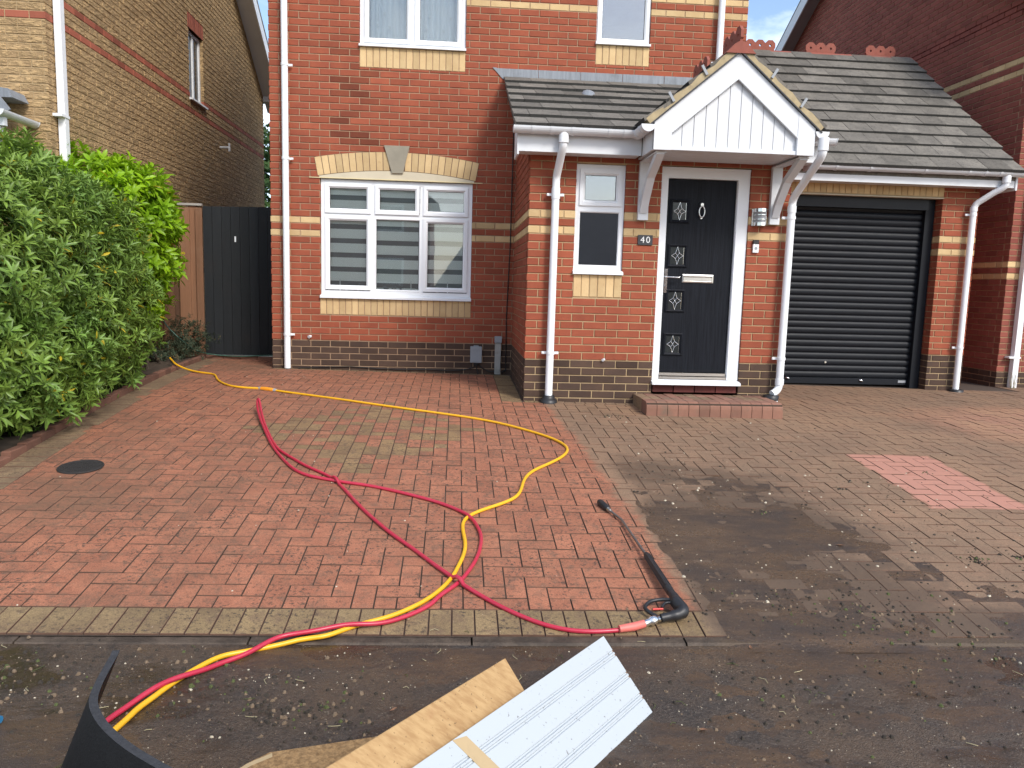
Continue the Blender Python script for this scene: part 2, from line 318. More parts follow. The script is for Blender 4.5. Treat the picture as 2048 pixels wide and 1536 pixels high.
# ------------------------------------------------------------------ mesh builder
class MB:
    def __init__(s): s.v = []; s.f = []; s.mi = []; s.t = []; s.sm = []
    def add(s, v, f, mi=0, tone=0., smooth=False):
        o = len(s.v); s.v += [tuple(x) for x in v]
        for q in f: s.f.append(tuple(i+o for i in q)); s.mi.append(mi); s.t.append(tone); s.sm.append(smooth)
        return s
    def addf(s, f, nback, mi):
        o = len(s.v)-nback
        for q in f: s.f.append(tuple(i+o for i in q)); s.mi.append(mi); s.t.append(0.); s.sm.append(False)
    def box(s, x0, x1, y0, y1, z0, z1, mi=0, tone=0., mat=None, ch=0.):
        if ch:
            c = ch; vs = []
            for z, i in ((z0, c), (z0+c, 0), (z1-c, 0), (z1, c)):
                vs += [(x0+i, y0+i, z), (x1-i, y0+i, z), (x1-i, y1-i, z), (x0+i, y1-i, z)]
            fs = [(3, 2, 1, 0), (12, 13, 14, 15)]
            for k in range(3):
                for i in range(4): a = 4*k+i; b = 4*k+(i+1) % 4; fs.append((a, b, b+4, a+4))
        else:
            vs = [(x0, y0, z0), (x1, y0, z0), (x1, y1, z0), (x0, y1, z0), (x0, y0, z1), (x1, y0, z1), (x1, y1, z1), (x0, y1, z1)]
            fs = [(3, 2, 1, 0), (4, 5, 6, 7), (0, 1, 5, 4), (1, 2, 6, 5), (2, 3, 7, 6), (3, 0, 4, 7)]
        if mat is not None: vs = [tuple(mat @ Vector(p)) for p in vs]
        return s.add(vs, fs, mi, tone)
    def prism(s, poly, y0, y1, mi=0, tone=0., mat=None):
        """polygon in (x,z), extruded along y; CCW seen from -y"""
        n = len(poly); vs = [(x, y0, z) for x, z in poly]+[(x, y1, z) for x, z in poly]
        fs = [tuple(range(n)), tuple(range(2*n-1, n-1, -1))]+[(i, i+n, (i+1) % n+n, (i+1) % n) for i in range(n)]
        if mat is not None: vs = [tuple(mat @ Vector(p)) for p in vs]
        return s.add(vs, fs, mi, tone)
    def tube(s, pts, r, n=10, mi=0, tone=0., cap=True, smooth=True):
        P = [Vector(p) for p in pts]; rr = r if isinstance(r, (list, tuple)) else [r]*len(P)
        vs = []; up = None
        for i, p in enumerate(P):
            d = (P[min(i+1, len(P)-1)]-P[max(i-1, 0)]).normalized()
            if up is None: up = Vector((0, 0, 1)) if abs(d.z) < .9 else Vector((0, 1, 0))
            a = d.cross(up)
            if a.length < 1e-5: a = d.cross(Vector((1, 0, 0)))
            a.normalize(); b = a.cross(d).normalized(); up = b
            for k in range(n):
                t = 2*math.pi*k/n; vs.append(tuple(p+a*math.cos(t)*rr[i]+b*math.sin(t)*rr[i]))
        fs = []
        for i in range(len(P)-1):
            for k in range(n): fs.append((i*n+k, (i+1)*n+k, (i+1)*n+(k+1) % n, i*n+(k+1) % n))
        s.add(vs, fs, mi, tone, smooth)
        if cap:
            s.add(vs[:n], [tuple(range(n))], mi, tone); s.add(vs[-n:], [tuple(range(n-1, -1, -1))], mi, tone)
        return s
    def ring(s, x0, x1, z0, z1, prof, mi=0, mat=None):
        """mitred rectangular frame; prof = [(inset, y)...] closed profile"""
        n = len(prof); vs = []
        for cx, cz, sx, sz in ((x0, z0, 1, 1), (x1, z0, -1, 1), (x1, z1, -1, -1), (x0, z1, 1, -1)):
            for d, y in prof: vs.append((cx+sx*d, y, cz+sz*d))
        fs = []
        for c in range(4):
            for k in range(n):
                a = c*n+k; b = c*n+(k+1) % n; d2 = ((c+1) % 4)*n; fs.append((a, d2+k, d2+(k+1) % n, b))
        if mat is not None: vs = [tuple(mat @ Vector(p)) for p in vs]
        return s.add(vs, fs, mi)
    def mesh(s, name, mats):
        me = bpy.data.meshes.new(name); me.from_pydata(s.v, [], s.f)
        for m in mats: me.materials.append(MAT[m] if isinstance(m, str) else m)
        me.polygons.foreach_set('material_index', s.mi)
        me.polygons.foreach_set('use_smooth', s.sm)
        at = me.attributes.new('tone', 'FLOAT', 'FACE'); at.data.foreach_set('value', s.t)
        me.update(); return me
    def obj(s, name, mats, parent=None, loc=None):
        if not isinstance(mats, (list, tuple)): mats = [mats]
        return link(name, s.mesh(name, mats), parent, loc)
def link(name, data, parent=None, loc=None):
    o = bpy.data.objects.new(name, data); COL.objects.link(o)
    if parent is not None: o.parent = parent
    if loc is not None: o.location = loc
    return o
def thing(name, label, cat, loc=(0, 0, 0), group=None):
    o = link(name, None); o.location = loc; o.empty_display_size = .2; return tag(o, label, cat, group)
def tag(o, label, cat, group=None):
    o['label'] = label; o['category'] = cat
    if group: o['group'] = group
    return o
def struct(o): o['kind'] = 'structure'; return o
def stuff(o): o['kind'] = 'stuff'; return o
def part(name, parent): return link(name, None, parent)

# camera projection used only to rank pieces by apparent size
def seen(P, pad=60):
    v = Vector(P)-Vector(CAM_C); d = v.dot(CF)
    if d < .2: return 0
    u = 1024+CAM_F*v.dot(CR)/d; t = 768-CAM_F*v.dot(CU)/d
    return 1/d if -pad < u < 2048+pad and -pad < t < 1536+pad else 0

# ------------------------------------------------------------------ bricks
def cut(rects, o):
    out = []
    for (a, b, c, d) in rects:
        if b <= o[0] or a >= o[1] or d <= o[2] or c >= o[3]: out.append((a, b, c, d)); continue
        if a < o[0]: out.append((a, o[0], c, d))
        if b > o[1]: out.append((o[1], b, c, d))
        lo, hi = max(a, o[0]), min(b, o[1])
        if c < o[2]: out.append((lo, hi, c, o[2]))
        if d > o[3]: out.append((lo, hi, o[3], d))
    return [r for r in out if r[1]-r[0] > .018 and r[3]-r[2] > .014]
def brick_geo(a, b, c, d, dep=.10, out=0., ch=.0035):
    """brick in wall-local coordinates, face towards -y"""
    y0, y1 = -out, dep
    vs = [(a, y1, c), (b, y1, c), (b, y1, d), (a, y1, d), (a, y0+ch, c), (b, y0+ch, c), (b, y0+ch, d), (a, y0+ch, d),
          (a+ch, y0, c+ch), (b-ch, y0, c+ch), (b-ch, y0, d-ch), (a+ch, y0, d-ch)]
    fs = [(8, 9, 10, 11)]+[(4+i, 4+(i+1) % 4, 8+(i+1) % 4, 8+i) for i in range(4)]+[(i, (i+1) % 4, 4+(i+1) % 4, 4+i) for i in range(4)]
    return vs, fs
def wall_local(origin, theta): return Matrix.Translation(origin) @ Matrix.Rotation(theta, 4, 'Z')
_bm = {}
def brick_mesh(L, H, mat, tone):
    k = (round(L, 3), round(H, 3), mat, tone)
    if k not in _bm:
        b = MB(); v, f = brick_geo(-k[0]/2, k[0]/2, -k[1]/2, k[1]/2); b.add(v, f, 0, tone); _bm[k] = b.mesh('brick', [mat])
    return _bm[k]
TONES = [-.9, -.6, -.4, -.2, -.1, 0, .1, .2, .3, .5, .7]
def bricks(u0, u1, k0, k1, opens, matfn, phase=0., step=.075, L=.225, gap=.01, tonefn=None):
    out = []
    for k in range(k0, k1):
        z = k*step; off = phase+(k % 2)*L/2
        i0 = int((u0-off)//L)-1; i1 = int((u1-off)//L)+2
        for i in range(i0, i1):
            a = off+i*L+gap/2; b = a+L-gap
            a2, b2 = max(a, u0), min(b, u1)
            if b2-a2 < .02: continue
            rs = [(a2, b2, z+gap/2, z+step-gap/2)]
            for o in opens: rs = cut(rs, o)
            for r in rs:
                t = random.choice(TONES)
                if tonefn: t = tonefn(r, k, t)
                out.append((r, matfn(k), t))
    return out
def mortar(mb, u0, u1, z0, z1, opens, mtx, mi=0, y0=.007, y1=.10):
    opens = [(o[0]-.004, o[1]+.004, o[2]-.004, o[3]+.004) for o in opens]; u0 += .010; u1 -= .010
    us = sorted({u0, u1, *[x for o in opens for x in o[:2] if u0 < x < u1]}); zs = sorted({z0, z1, *[x for o in opens for x in o[2:] if z0 < x < z1]})
    for a, b in zip(us, us[1:]):
        for c, d in zip(zs, zs[1:]):
            x, z = (a+b)/2, (c+d)/2
            if any(o[0] < x < o[1] and o[2] < z < o[3] for o in opens): continue
            mb.box(a, b, y0, y1, c, d, mi, mat=mtx)
def lay(walls, nmax=300):
    """walls: list of (part object, matrix, bricks). nmax largest in view become objects, the rest one mesh per wall"""
    allb = []
    for wi, (po, mt, bl, th) in enumerate(walls):
        for r, m, t in bl:
            P = mt @ Vector(((r[0]+r[1])/2, 0, (r[2]+r[3])/2))
            allb.append((seen(P)*(r[1]-r[0])*(1. if abs(th) < .1 else .55), wi, r, m, t, P))
    allb.sort(key=lambda x: -x[0])
    for s, wi, r, m, t, P in allb[:nmax]:
        po, mt, bl, th = walls[wi]
        o = link('brick', brick_mesh(r[1]-r[0], r[3]-r[2], m, t), po)
        o.location = mt @ Vector(((r[0]+r[1])/2, random.uniform(-.0015, .0015), (r[2]+r[3])/2)); o.rotation_euler = (0, 0, th)
    rest = {}
    for s, wi, r, m, t, P in allb[nmax:]: rest.setdefault(wi, []).append((r, m, t))
    for wi, l in rest.items():
        po, mt, bl, th = walls[wi]; mb = MB(); ms = sorted({x[1] for x in l})
        for r, m, t in l:
            v, f = brick_geo(*r, out=random.uniform(-.0015, .0015)); mb.add([tuple(mt @ Vector(p)) for p in v], f, ms.index(m), t)
        stuff(mb.obj('bricks', ms, po))

# ------------------------------------------------------------------ ground
def gz(x, y):
    y = min(y, 0); return -.336-.0115*x+.0015*y-.01075*y*y
EDGE_Y = -6.085
def road_z(x, y): return gz(x, -6.1)-.015+.015*(y+6.1)
def surf(x, y): return gz(x, y) if y > EDGE_Y-.055 else road_z(x, y)
def bed_x(y): return -.713-.0577*(y+4.2)

gb = MB(); gb.add([(-80, -60, -1.6), (90, -60, -1.6), (90, 90, -1.6), (-80, 90, -1.6)], [(0, 1, 2, 3)])
struct(gb.obj('ground', 'ground'))
rb = MB(); xs = np.linspace(-25, 30, 56); ys = np.linspace(-12.5, -6.135, 14)
rb.add([(x, y, road_z(x, y)) for y in ys for x in xs], [(j*56+i, j*56+i+1, (j+1)*56+i+1, (j+1)*56+i) for j in range(13) for i in range(55)])
struct(rb.obj('road', 'road'))
pv2 = MB(); pv2.box(-25, 30, -18, -12.5, -1.15, -.88); struct(pv2.obj('far_pavement', 'kerb'))
kb = MB()
for i in range(24):
    a = -6+i*.915; 
    vs = []
    for x in (a+.004, a+.911):
        for y, dz in ((-6.142, -.2), (-6.140, -.016), (-6.128, -.007), (EDGE_Y, -.004), (EDGE_Y, -.2)): vs.append((x, y, gz(x, -6.1)+dz+(.004*math.sin(i*7.))))
    kb.add(vs, [(0, 5, 6, 1), (1, 6, 7, 2), (2, 7, 8, 3), (3, 8, 9, 4), (0, 1, 2, 3, 4), (9, 8, 7, 6, 5)])
struct(kb.obj('kerb', 'kerb'))

# drive: bed of joint sand, herringbone blocks, borders
def in_drive(x, y):
    if y < -5.88 or x > 10.6 or x < bed_x(y)+.13: return False
    if x < 2.6: return y < -.10 if x > -.03 else y < .78
    if x < 5.4: return y < -1.9
    if x < 9.25: return y < -.16
    return y < .35
sand = MB(); nx, ny = 70, 44; xs = np.linspace(-2.2, 10.7, nx); ys = np.linspace(EDGE_Y, 1.2, ny)
sand.add([(x, y, gz(x, y)-.0065) for y in ys for x in xs], [(j*nx+i, j*nx+i+1, (j+1)*nx+i+1, (j+1)*nx+i) for j in range(ny-1) for i in range(nx-1)])
drive = struct(sand.obj('driveway', 'joint'))
blocks = []   # (cx, cy, lx, ly, ang, mat, lift)
GX, GY = -1.3, -5.88
ROUND = ((1.50, -3.13, .98, 1.06), (8.4, -2.9, 1.1, 1.0))
def in_round(cx, cy): return any(abs(cx-px)/rx+abs(cy-py)/ry < 1 for px, py, rx, ry in ROUND)
for i in range(0, 120):
    for j in range(-1, 68):
        c = (i+j) % 4
        x, y = GX+i*.1, GY+j*.1
        if c == 0: cells = [(x+.05, y+.05), (x+.15, y+.05)]
        elif c == 2: cells = [(x+.05, y+.05), (x+.05, y+.15)]
        else: continue
        # plain stack of end-on blocks inside the buff roundel keeps the same grid
        ins = [p for p in cells if in_drive(*p) and not in_round(*p)]
        if not ins: continue
        cx = sum(p[0] for p in ins)/len(ins); cy = sum(p[1] for p in ins)/len(ins)
        lx = .2 if c == 0 and len(ins) == 2 else .1; ly = .2 if c == 2 and len(ins) == 2 else .1
        blocks.append((cx, cy, lx, ly, 0., 'paver', 0.))
for i in range(0, 120):       # roundels: straight columns of mixed square and long blocks
    j = -1
    while j < 68:
        x, y = GX+i*.1+.05, GY+j*.1+.05
        if not (in_round(x, y) and in_drive(x, y)): j += 1; continue
        n = 2 if random.random() < .3 and in_round(x, y+.1) else 1
        blocks.append((x, y+.05*(n-1), .1, .1*n, 0., 'paverround' if random.random() < (.55 if x < 4 else .8) else 'paver', 0.)); j += n
x = -.75
while x < 10.5:
    blocks.append((x+.05, -5.982, .1, .2, 0., 'paverbuff', .0005)); x += .1
ang = math.atan2(-.0577, 1.)   # left border follows the bed
y = -5.85
while y < .7:
    blocks.append((bed_x(y)+.105, y, .2, .1, math.atan(.0577), 'paverborder', .002)); y += .1005
x = .02
while x < 2.6: blocks.append((x+.05, -.052, .1, .1, 0., 'paverbuff', 0.)); x += .1
y = -1.85
while y < -.05: blocks.append((2.70, y, .2, .1, 0., 'paverbuff', 0.)); y += .1
x = 2.82
while x < 3.9: blocks.append((x+.05, -1.848, .1, .1, 0., 'paverbuff', 0.)); x += .1
_pm = {}
def paver_geo(lx, ly, ch=.0016, h=.012):
    a, b = lx/2-.0024, ly/2-.0024
    vs = [(-a, -b, -h), (a, -b, -h), (a, b, -h), (-a, b, -h), (-a, -b, -ch), (a, -b, -ch), (a, b, -ch), (-a, b, -ch),
          (-a+ch, -b+ch, 0), (a-ch, -b+ch, 0), (a-ch, b-ch, 0), (-a+ch, b-ch, 0)]
    return vs, [(8, 9, 10, 11)], [(4+i, 4+(i+1) % 4, 8+(i+1) % 4, 8+i) for i in range(4)]+[(i, (i+1) % 4, 4+(i+1) % 4, 4+i) for i in range(4)]
def paver_frame(x, y, ang, lift):
    sx = -.0115; sy = (gz(x, min(y, -.001)+.001)-gz(x, y-.001))/.002 if y < 0 else 0.
    return Matrix.Translation((x, y, gz(x, y)+lift)) @ Matrix.Rotation(math.atan(sy)+random.gauss(0, .004), 4, 'X') @ Matrix.Rotation(-math.atan(sx)+random.gauss(0, .004), 4, 'Y') @ Matrix.Rotation(ang, 4, 'Z')
rank = sorted(blocks, key=lambda b: -seen((b[0], b[1], gz(b[0], b[1])), 30)*b[2]*b[3])
PMS = ['paver', 'paverbuff', 'paverborder', 'paverround']; rest = MB()
for n, (x, y, lx, ly, a, mt, lift) in enumerate(rank):
    t = random.choice(TONES); fr = paver_frame(x, y, a, lift+random.gauss(0, .0012))
    if n < 300:
        k = (round(lx, 2), round(ly, 2), mt, t)
        if k not in _pm:
            b = MB(); v, f, f2 = paver_geo(lx, ly); b.add(v, f, 0, t); b.addf(f2, len(v), 1); _pm[k] = b.mesh('paver', [mt, 'jointside'])
        o = link('paver', _pm[k], drive); o.matrix_local = fr
    else:
        v, f, f2 = paver_geo(lx, ly); rest.add([tuple(fr @ Vector(p)) for p in v], f, PMS.index(mt), t); rest.addf(f2, len(v), 4)
stuff(rest.obj('pavers', PMS+['jointside'], drive))

# planting bed with brick edging
bd = MB(); ys = np.linspace(-8.2, .88, 30); vs = []; fs = []
for j, y in enumerate(ys):
    for k in range(8):
        x = -2.6+(bed_x(y)-.05+2.6)*k/7; vs.append((x, y, surf(x, y)+.03+.035*math.sin(x*9+y*5)*(k < 7)))
for j in range(29):
    for k in range(7): fs.append((j*8+k, j*8+k+1, (j+1)*8+k+1, (j+1)*8+k))
bd.add(vs, fs); bed = struct(bd.obj('planting_bed', 'soil'))
y = -6.0
while y < .75:
    e = MB(); e.box(-.03, .03, 0, .205, -.10, .055, 0, random.choice(TONES), ch=.006)
    o = e.obj('edging_brick', 'edging', bed); o.location = (bed_x(y)-.025, y, gz(bed_x(y), y)+random.gauss(0, .004)); o.rotation_euler = (0, 0, .0577+random.gauss(0, .012)); y += .213
x = -1.0
while x < -.1:
    e = MB(); e.box(0, .205, -.03, .03, -.1, .045, 0, random.choice(TONES), ch=.006)
    o = e.obj('edging_brick', 'edging', bed); o.location = (x, .80, gz(x, 0)+random.gauss(0, .003)); x += .212

# ------------------------------------------------------------------ the house
W, YP, YG = 2.8144, -1.7922, -.2475
house = thing('brick_house', 'red brick house with cream bands, white gabled porch canopy and black roller garage door', 'house')
def bandmat(k):
    if k < 0: return 'dark'
    if k in (16, 18, 51, 53): return 'cream'
    return 'red'
def soldiers(u0, u1, z0, z1, n):
    s = (u1-u0)/n; return [((u0+i*s+.004, u0+(i+1)*s-.004, z0+.004, z1-.004), 'cream', random.choice(TONES)) for i in range(n)]
WIN1 = (.567, 2.318, .50, 1.862); WIN2 = (1.01, 2.205, 3.33, 4.45); WIN3 = (3.70, 4.33, 3.48, 4.45)
op_main = [WIN1, WIN2, WIN3]
def stain(r, k, t):   # sooty bricks below the upper window corner
    x, z = (r[0]+r[1])/2, (r[2]+r[3])/2
    if abs(x-1.0) < .22 and 2.2 < z < 3.35 and random.random() < .45: return random.choice((-2., -3.2))
    return t
wm = wall_local((0, 0, 0), 0)
bl_main = bricks(0, 5.47, -6, 61, op_main+[(.59, 2.295, 1.86, 1.92), (.557, 2.322, .305, .50), (1.01, 2.205, 3.105, 3.33), (3.70, 4.33, 3.26, 3.48)], bandmat, phase=-.1125, tonefn=stain)
bl_main += soldiers(.557, 2.322, .305, .50, 24)+soldiers(1.01, 2.205, 3.105, 3.33, 16)+soldiers(3.70, 4.33, 3.26, 3.48, 8)
mm = MB(); mortar(mm, .0, 5.47, -.6, 4.6, op_main, wm)
wall_main = mm.obj('wall', 'mortar', house)
DOOR = (1.268, 2.142, -.6, 1.872); PWIN = (.447, .922, .83, 1.862)
wp = wall_local((W, YP, 0), 0)
bl_p = bricks(0, 2.546, -7, 27, [DOOR, PWIN, (.450, .925, .61, .83)], bandmat, phase=-.1125)+soldiers(.450, .925, .61, .83, 6)
mp_ = MB(); mortar(mp_, 0, 2.546, -.65, 2.02, [DOOR, PWIN], wp); wall_porch = mp_.obj('wall', 'mortar2', house)
ws = wall_local((W, 0, 0), -math.pi/2)
bl_s = [b for b in bricks(0, 1.68, -6, 40, [], bandmat, phase=-.04) if b[0][3] < 2.98-.434*b[0][1]]
ms_ = MB(); mortar(ms_, 0, 1.68, -.6, 2.1, [], ws)
ms_.prism([(-1.68, 2.09), (-.004, 2.09), (-.004, 2.96), (-1.68, 2.24)], W+.007, W+.1, mat=Matrix(((0, 1, 0, 0), (1, 0, 0, 0), (0, 0, 1, 0), (0, 0, 0, 1))))
wall_side = ms_.obj('wall', 'mortar', house)
wg = wall_local((5.36, YG, 0), 0)
GDO = (.41, 2.535, -1, 1.872)
bl_g = bricks(0, 2.99, -7, 28, [GDO, (.41, 2.545, 1.872, 2.022)], bandmat, phase=-.0025)+soldiers(.41, 2.545, 1.882, 2.022, 28)
mg = MB(); mortar(mg, 0, 2.99, -.7, 2.1, [GDO], wg)
mg.box(7.905, 8.34, YG+.1, YG+.215, -.7, 2.1); mg.box(5.40, 5.76, YG+.1, YG+.215, -.7, 2.1)
wall_g = mg.obj('wall', 'mortar2', house)
wr = wall_local((7.895, YG+.215, 0), -math.pi/2)
bl_r = bricks(0, .108, -7, 26, [], bandmat, phase=.0)
lay([(wall_main, wm, bl_main, 0), (wall_porch, wp, bl_p, 0), (wall_side, ws, bl_s, -math.pi/2), (wall_g, wg, bl_g, 0), (wall_g, wr, bl_r, -math.pi/2)])
# plain shell behind the visible skins
sh = MB(); sh.box(.003, .103, .1, 7.2, -.6, 4.6); sh.box(5.367, 5.467, .1, 7.2, -.6, 4.6); sh.box(.003, 5.467, 7.2, 7.3, -.6, 4.6)
sh.box(8.24, 8.345, YG+.22, 4.2, -.7, 2.1); sh.box(5.48, 8.345, 4.2, 4.3, -.7, 2.1)
sh.prism([(YG+.0, 2.05), (4.3, 2.05), (1.97, 3.95)], 8.24, 8.345, mat=Matrix(((0, 1, 0, 0), (1, 0, 0, 0), (0, 0, 1, 0), (0, 0, 0, 1))))
sh.box(5.26, 5.36, YP+.1, -.1, -.6, 2.0); sh.obj('outer_wall', 'red', house)
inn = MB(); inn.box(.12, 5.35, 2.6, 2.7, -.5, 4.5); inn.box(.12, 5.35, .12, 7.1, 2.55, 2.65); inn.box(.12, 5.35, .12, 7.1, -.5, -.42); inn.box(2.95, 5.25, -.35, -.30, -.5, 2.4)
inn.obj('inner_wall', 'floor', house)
mr = MB()
for s in (1, -1):
    a = [(-.28, 4.52), (3.65, 7.1), (3.65, 7.22), (-.36, 4.58)]
    if s < 0: a = [(7.3-y, z) for y, z in a][::-1]
    mr.prism(a, -.3, 5.75, mat=Matrix(((0, 1, 0, 0), (1, 0, 0, 0), (0, 0, 1, 0), (0, 0, 0, 1))))
mr.obj('main_roof', 'tile', house)

# flat arch, keystone, lintel plate above the big window
AC = Vector((1.443, 0, 1.977-4.99)); AR = 4.99
def arcpt(a, r): return (AC.x+r*math.sin(a), AC.z+r*math.cos(a))
arch = part('window_arch', house)
KA = .0127*1.35; NL = 11
lim = .1826
for sgn in (-1, 1):
    aw = (lim-KA)/NL
    for i in range(NL):
        a0, a1 = sgn*(KA+i*aw+.0008), sgn*(KA+(i+1)*aw-.0008)
        p = [arcpt(a0, AR), arcpt(a1, AR), arcpt(a1, AR+.205), arcpt(a0, AR+.205)]
        if sgn < 0: p = p[::-1]; p = [p[1], p[0], p[3], p[2]][::-1] if False else p
        b = MB(); b.prism(p if sgn > 0 else p, -.006, .06, 0, random.choice(TONES)); b.obj('arch_brick', 'cream', arch)
bk = MB(); pts = [arcpt(-lim+i*2*lim/16, AR-.004) for i in range(17)]+[arcpt(lim-i*2*lim/16, AR+.21) for i in range(17)]
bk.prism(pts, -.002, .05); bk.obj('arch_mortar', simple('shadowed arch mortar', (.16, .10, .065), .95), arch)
ty = MB(); ty.prism([(.56, 1.876), (2.325, 1.876)]+[arcpt(lim*.985-i*2*lim*.985/16, AR-.005) for i in range(17)], -.003, .05); ty.obj('lintel_plate', 'render', arch)
ks = MB(); ks.prism([(1.383, 1.948), (1.509, 1.948), (1.582, 2.256), (1.292, 2.256)], -.022, .05); ks.obj('keystone', 'stone', arch)
lt = MB(); lt.box(.445, 2.43, -.012, .03, 1.866, 1.876); lt.obj('lintel_edge', simple('yellowed lintel edge', (.62, .52, .30), .6), arch)

# windows
FP = lambda w, y, d=.06: [(0, y+d), (0, y), (w*.62, y), (w, y+.016), (w, y+d)]
def window(name, ox, oy, x0, x1, z0, z1, cells, sill, fw=.045, glass='glass'):
    wnd = part(name, house); o = MB()
    yf = oy+.028
    o.ring(ox+x0, ox+x1, z0+(.045 if sill else 0), z1, [(0, yf+.07), (0, yf), (fw, yf), (fw, yf+.07)])
    for j, (a, b, c, d) in enumerate(cells['bars']): o.box(ox+a+.003, ox+b-.003, yf+.0015+.0012*j, yf+.062+.0012*j, c+.003, d-.003)
    o.obj('frame', 'upvc', wnd)
    for a, b, c, d, kind in cells['lights']:
        a += ox; b += ox
        s = MB(); sw = .052 if kind == 'sash' else .022
        yy = yf-.014 if kind == 'sash' else yf-.002
        s.ring(a, b, c, d, FP(sw, yy, .05)); s.obj('sash', 'upvc', wnd)
        gk = MB(); gk.ring(a+sw-.002, b-sw+.002, c+sw-.002, d-sw+.002, [(0, yy+.03), (0, yy+.017), (.005, yy+.017), (.005, yy+.03)]); gk.obj('gasket', 'gasket', wnd)
        p = MB(); p.box(a+sw, b-sw, yy+.026, yy+.030, c+sw, d-sw); p.obj('pane', glass, wnd)
    if sill:
        s = MB(); s.prism([(oy-.035, z0), (oy-.035, z0+.022), (oy+.03, z0+.045), (oy+.08, z0+.045), (oy+.08, z0)][::-1], ox+x0-.008, ox+x1+.008, mat=Matrix(((0, 1, 0, 0), (1, 0, 0, 0), (0, 0, 1, 0), (0, 0, 0, 1))))
        s.obj('sill', 'upvc', wnd)
    return wnd
x0, x1 = .57, 2.315
c1 = dict(bars=[(1.135, 1.190, .545, 1.862), (1.705, 1.755, .545, 1.862), (.57, 2.315, 1.438, 1.492)],
          lights=[(.618, 1.142, .600, 1.448, 'sash'), (1.182, 1.720, .592, 1.440, 'fixed'), (1.748, 2.268, .600, 1.448, 'sash'),
                  (.618, 1.142, 1.482, 1.815, 'sash'), (1.190, 1.702, 1.482, 1.815, 'sash'), (1.748, 2.268, 1.482, 1.815, 'sash')])
w1 = window('window', 0, 0, x0, x1, .50, 1.862, c1, True)
c2 = dict(bars=[(1.578, 1.638, 3.375, 4.45)], lights=[(1.062, 1.586, 3.385, 4.42, 'sash'), (1.630, 2.155, 3.385, 4.42, 'sash')])
w2 = window('window', 0, 0, 1.012, 2.203, 3.33, 4.45, c2, True)
c3 = dict(bars=[], lights=[(3.715, 4.315, 3.51, 4.42, 'sash')])
w3 = window('window', 0, 0, 3.702, 4.328, 3.48, 4.45, c3, True, .02, 'glassup')
cells4 = dict(bars=[(W+.45, W+.92, 1.430, 1.488)], lights=[(W+.485, W+.887, 1.478, 1.815, 'sash'), (W+.478, W+.892, .895, 1.436, 'fixed')])
w4 = window('window', 0, YP, W+.449, W+.920, .83, 1.862, cells4, True, .045, 'glassup')
# zebra blind behind the big window
bl = part('window_blind', house)
for i, (a, b) in enumerate(((.60, 1.165), (1.175, 1.725), (1.735, 2.29))):
    st = MB(); sr = MB(); z = 1.80-(.0 if i != 1 else .012)
    while z > .62:
        h = min(.108, z-.60); st.box(a, b, .078, .080, z-h, z)
        sr.box(a, b, .0805, .081, z-.165, z-h); z -= .165
    st.obj('blind_band', 'blind', bl); 
    g = MB(); g.box(a, b, .084, .085, .60, 1.82); g.obj('blind_sheer', simple('grey sheer fabric', (.25, .26, .265), .9), bl)
orn = part('sill_ornament', house)
for i in range(16):
    x = .66+i*.105+random.uniform(-.02, .02); o = MB(); h = random.uniform(.03, .1)
    if i % 4 == 1: o.box(x-.006, x+.006, .064, .072, .545, .72)
    else:
        for k in range(5):
            a = random.uniform(0, 6.28); r = random.uniform(.012, .022); cx, cz = x+random.uniform(-.025, .025), .59+h*random.random()
            o.add([(cx+r*math.cos(t), .071, cz+r*.8*math.sin(t)) for t in np.linspace(0, 5.4, 7)]+[(cx, .066, cz)], [(j, (j+1) % 7, 7) for j in range(7)])
    o.obj('ornament', 'upvc' if i % 4 == 1 else 'greyplastic', orn)
cu = part('curtain', house)
cb = MB()
for (a, b) in ((1.07, 1.60), (1.62, 2.15)):
    n = 40; vs = []; 
    for i in range(n+1):
        x = a+(b-a)*i/n; y = .19+.018*math.sin(i*1.3)+.01*math.sin(i*3.1)
        vs += [(x, y, 3.36), (x, y, 4.5)]
    cb.add(vs, [(2*i, 2*i+2, 2*i+3, 2*i+1) for i in range(n)], 0, 0., True)
cb.obj('net', 'curtain', cu)
for (x, z) in ((1.19, 3.62), (1.33, 3.60), (1.26, 3.49), (1.75, 3.60), (1.95, 3.59), (1.85, 3.475), (1.27, 3.75), (1.79, 3.74), (2.03, 3.73)):
    q = MB(); q.box(x-.014, x+.014, .168, .171, z-.016, z+.016); q.obj('appliqued_square', 'upvc', cu)

# front door
fd = part('front_door', house); dx0, dx1 = 4.086, 4.953
fr = MB(); yf = YP+.018
fr.box(dx0, 4.150, yf, yf+.09, -.175, 1.868); fr.box(4.842, dx1, yf, yf+.09, -.175, 1.868); fr.box(4.150, 4.842, yf, yf+.09, 1.765, 1.868)
fr.box(4.150, 4.156, yf+.012, yf+.09, -.12, 1.765); fr.box(4.836, 4.842, yf+.012, yf+.09, -.12, 1.765)
fr.box(dx0, dx1, yf-.008, yf, 1.846, 1.866)
fr.obj('door_frame', 'upvc', fd)
sb = MB(); sb.prism([(YP-.055, -.222), (YP-.055, -.198), (YP+.03, -.178), (YP+.1, -.178), (YP+.1, -.222)][::-1], dx0-.01, dx1+.01, mat=Matrix(((0, 1, 0, 0), (1, 0, 0, 0), (0, 0, 1, 0), (0, 0, 0, 1))))
sb.obj('door_sill', 'upvc', fd)
th = MB(); th.box(4.156, 4.836, yf+.010, yf+.08, -.172, -.148); th.box(4.156, 4.836, yf+.022, yf+.08, -.140, -.112); th.obj('threshold', 'steel', fd)
ub = MB()
for i in range(4): ub.box(dx0+.01+i*.213, dx0+.01+i*.213+.203, YP+.004, YP+.1, -.30, -.228, 0, random.choice(TONES))
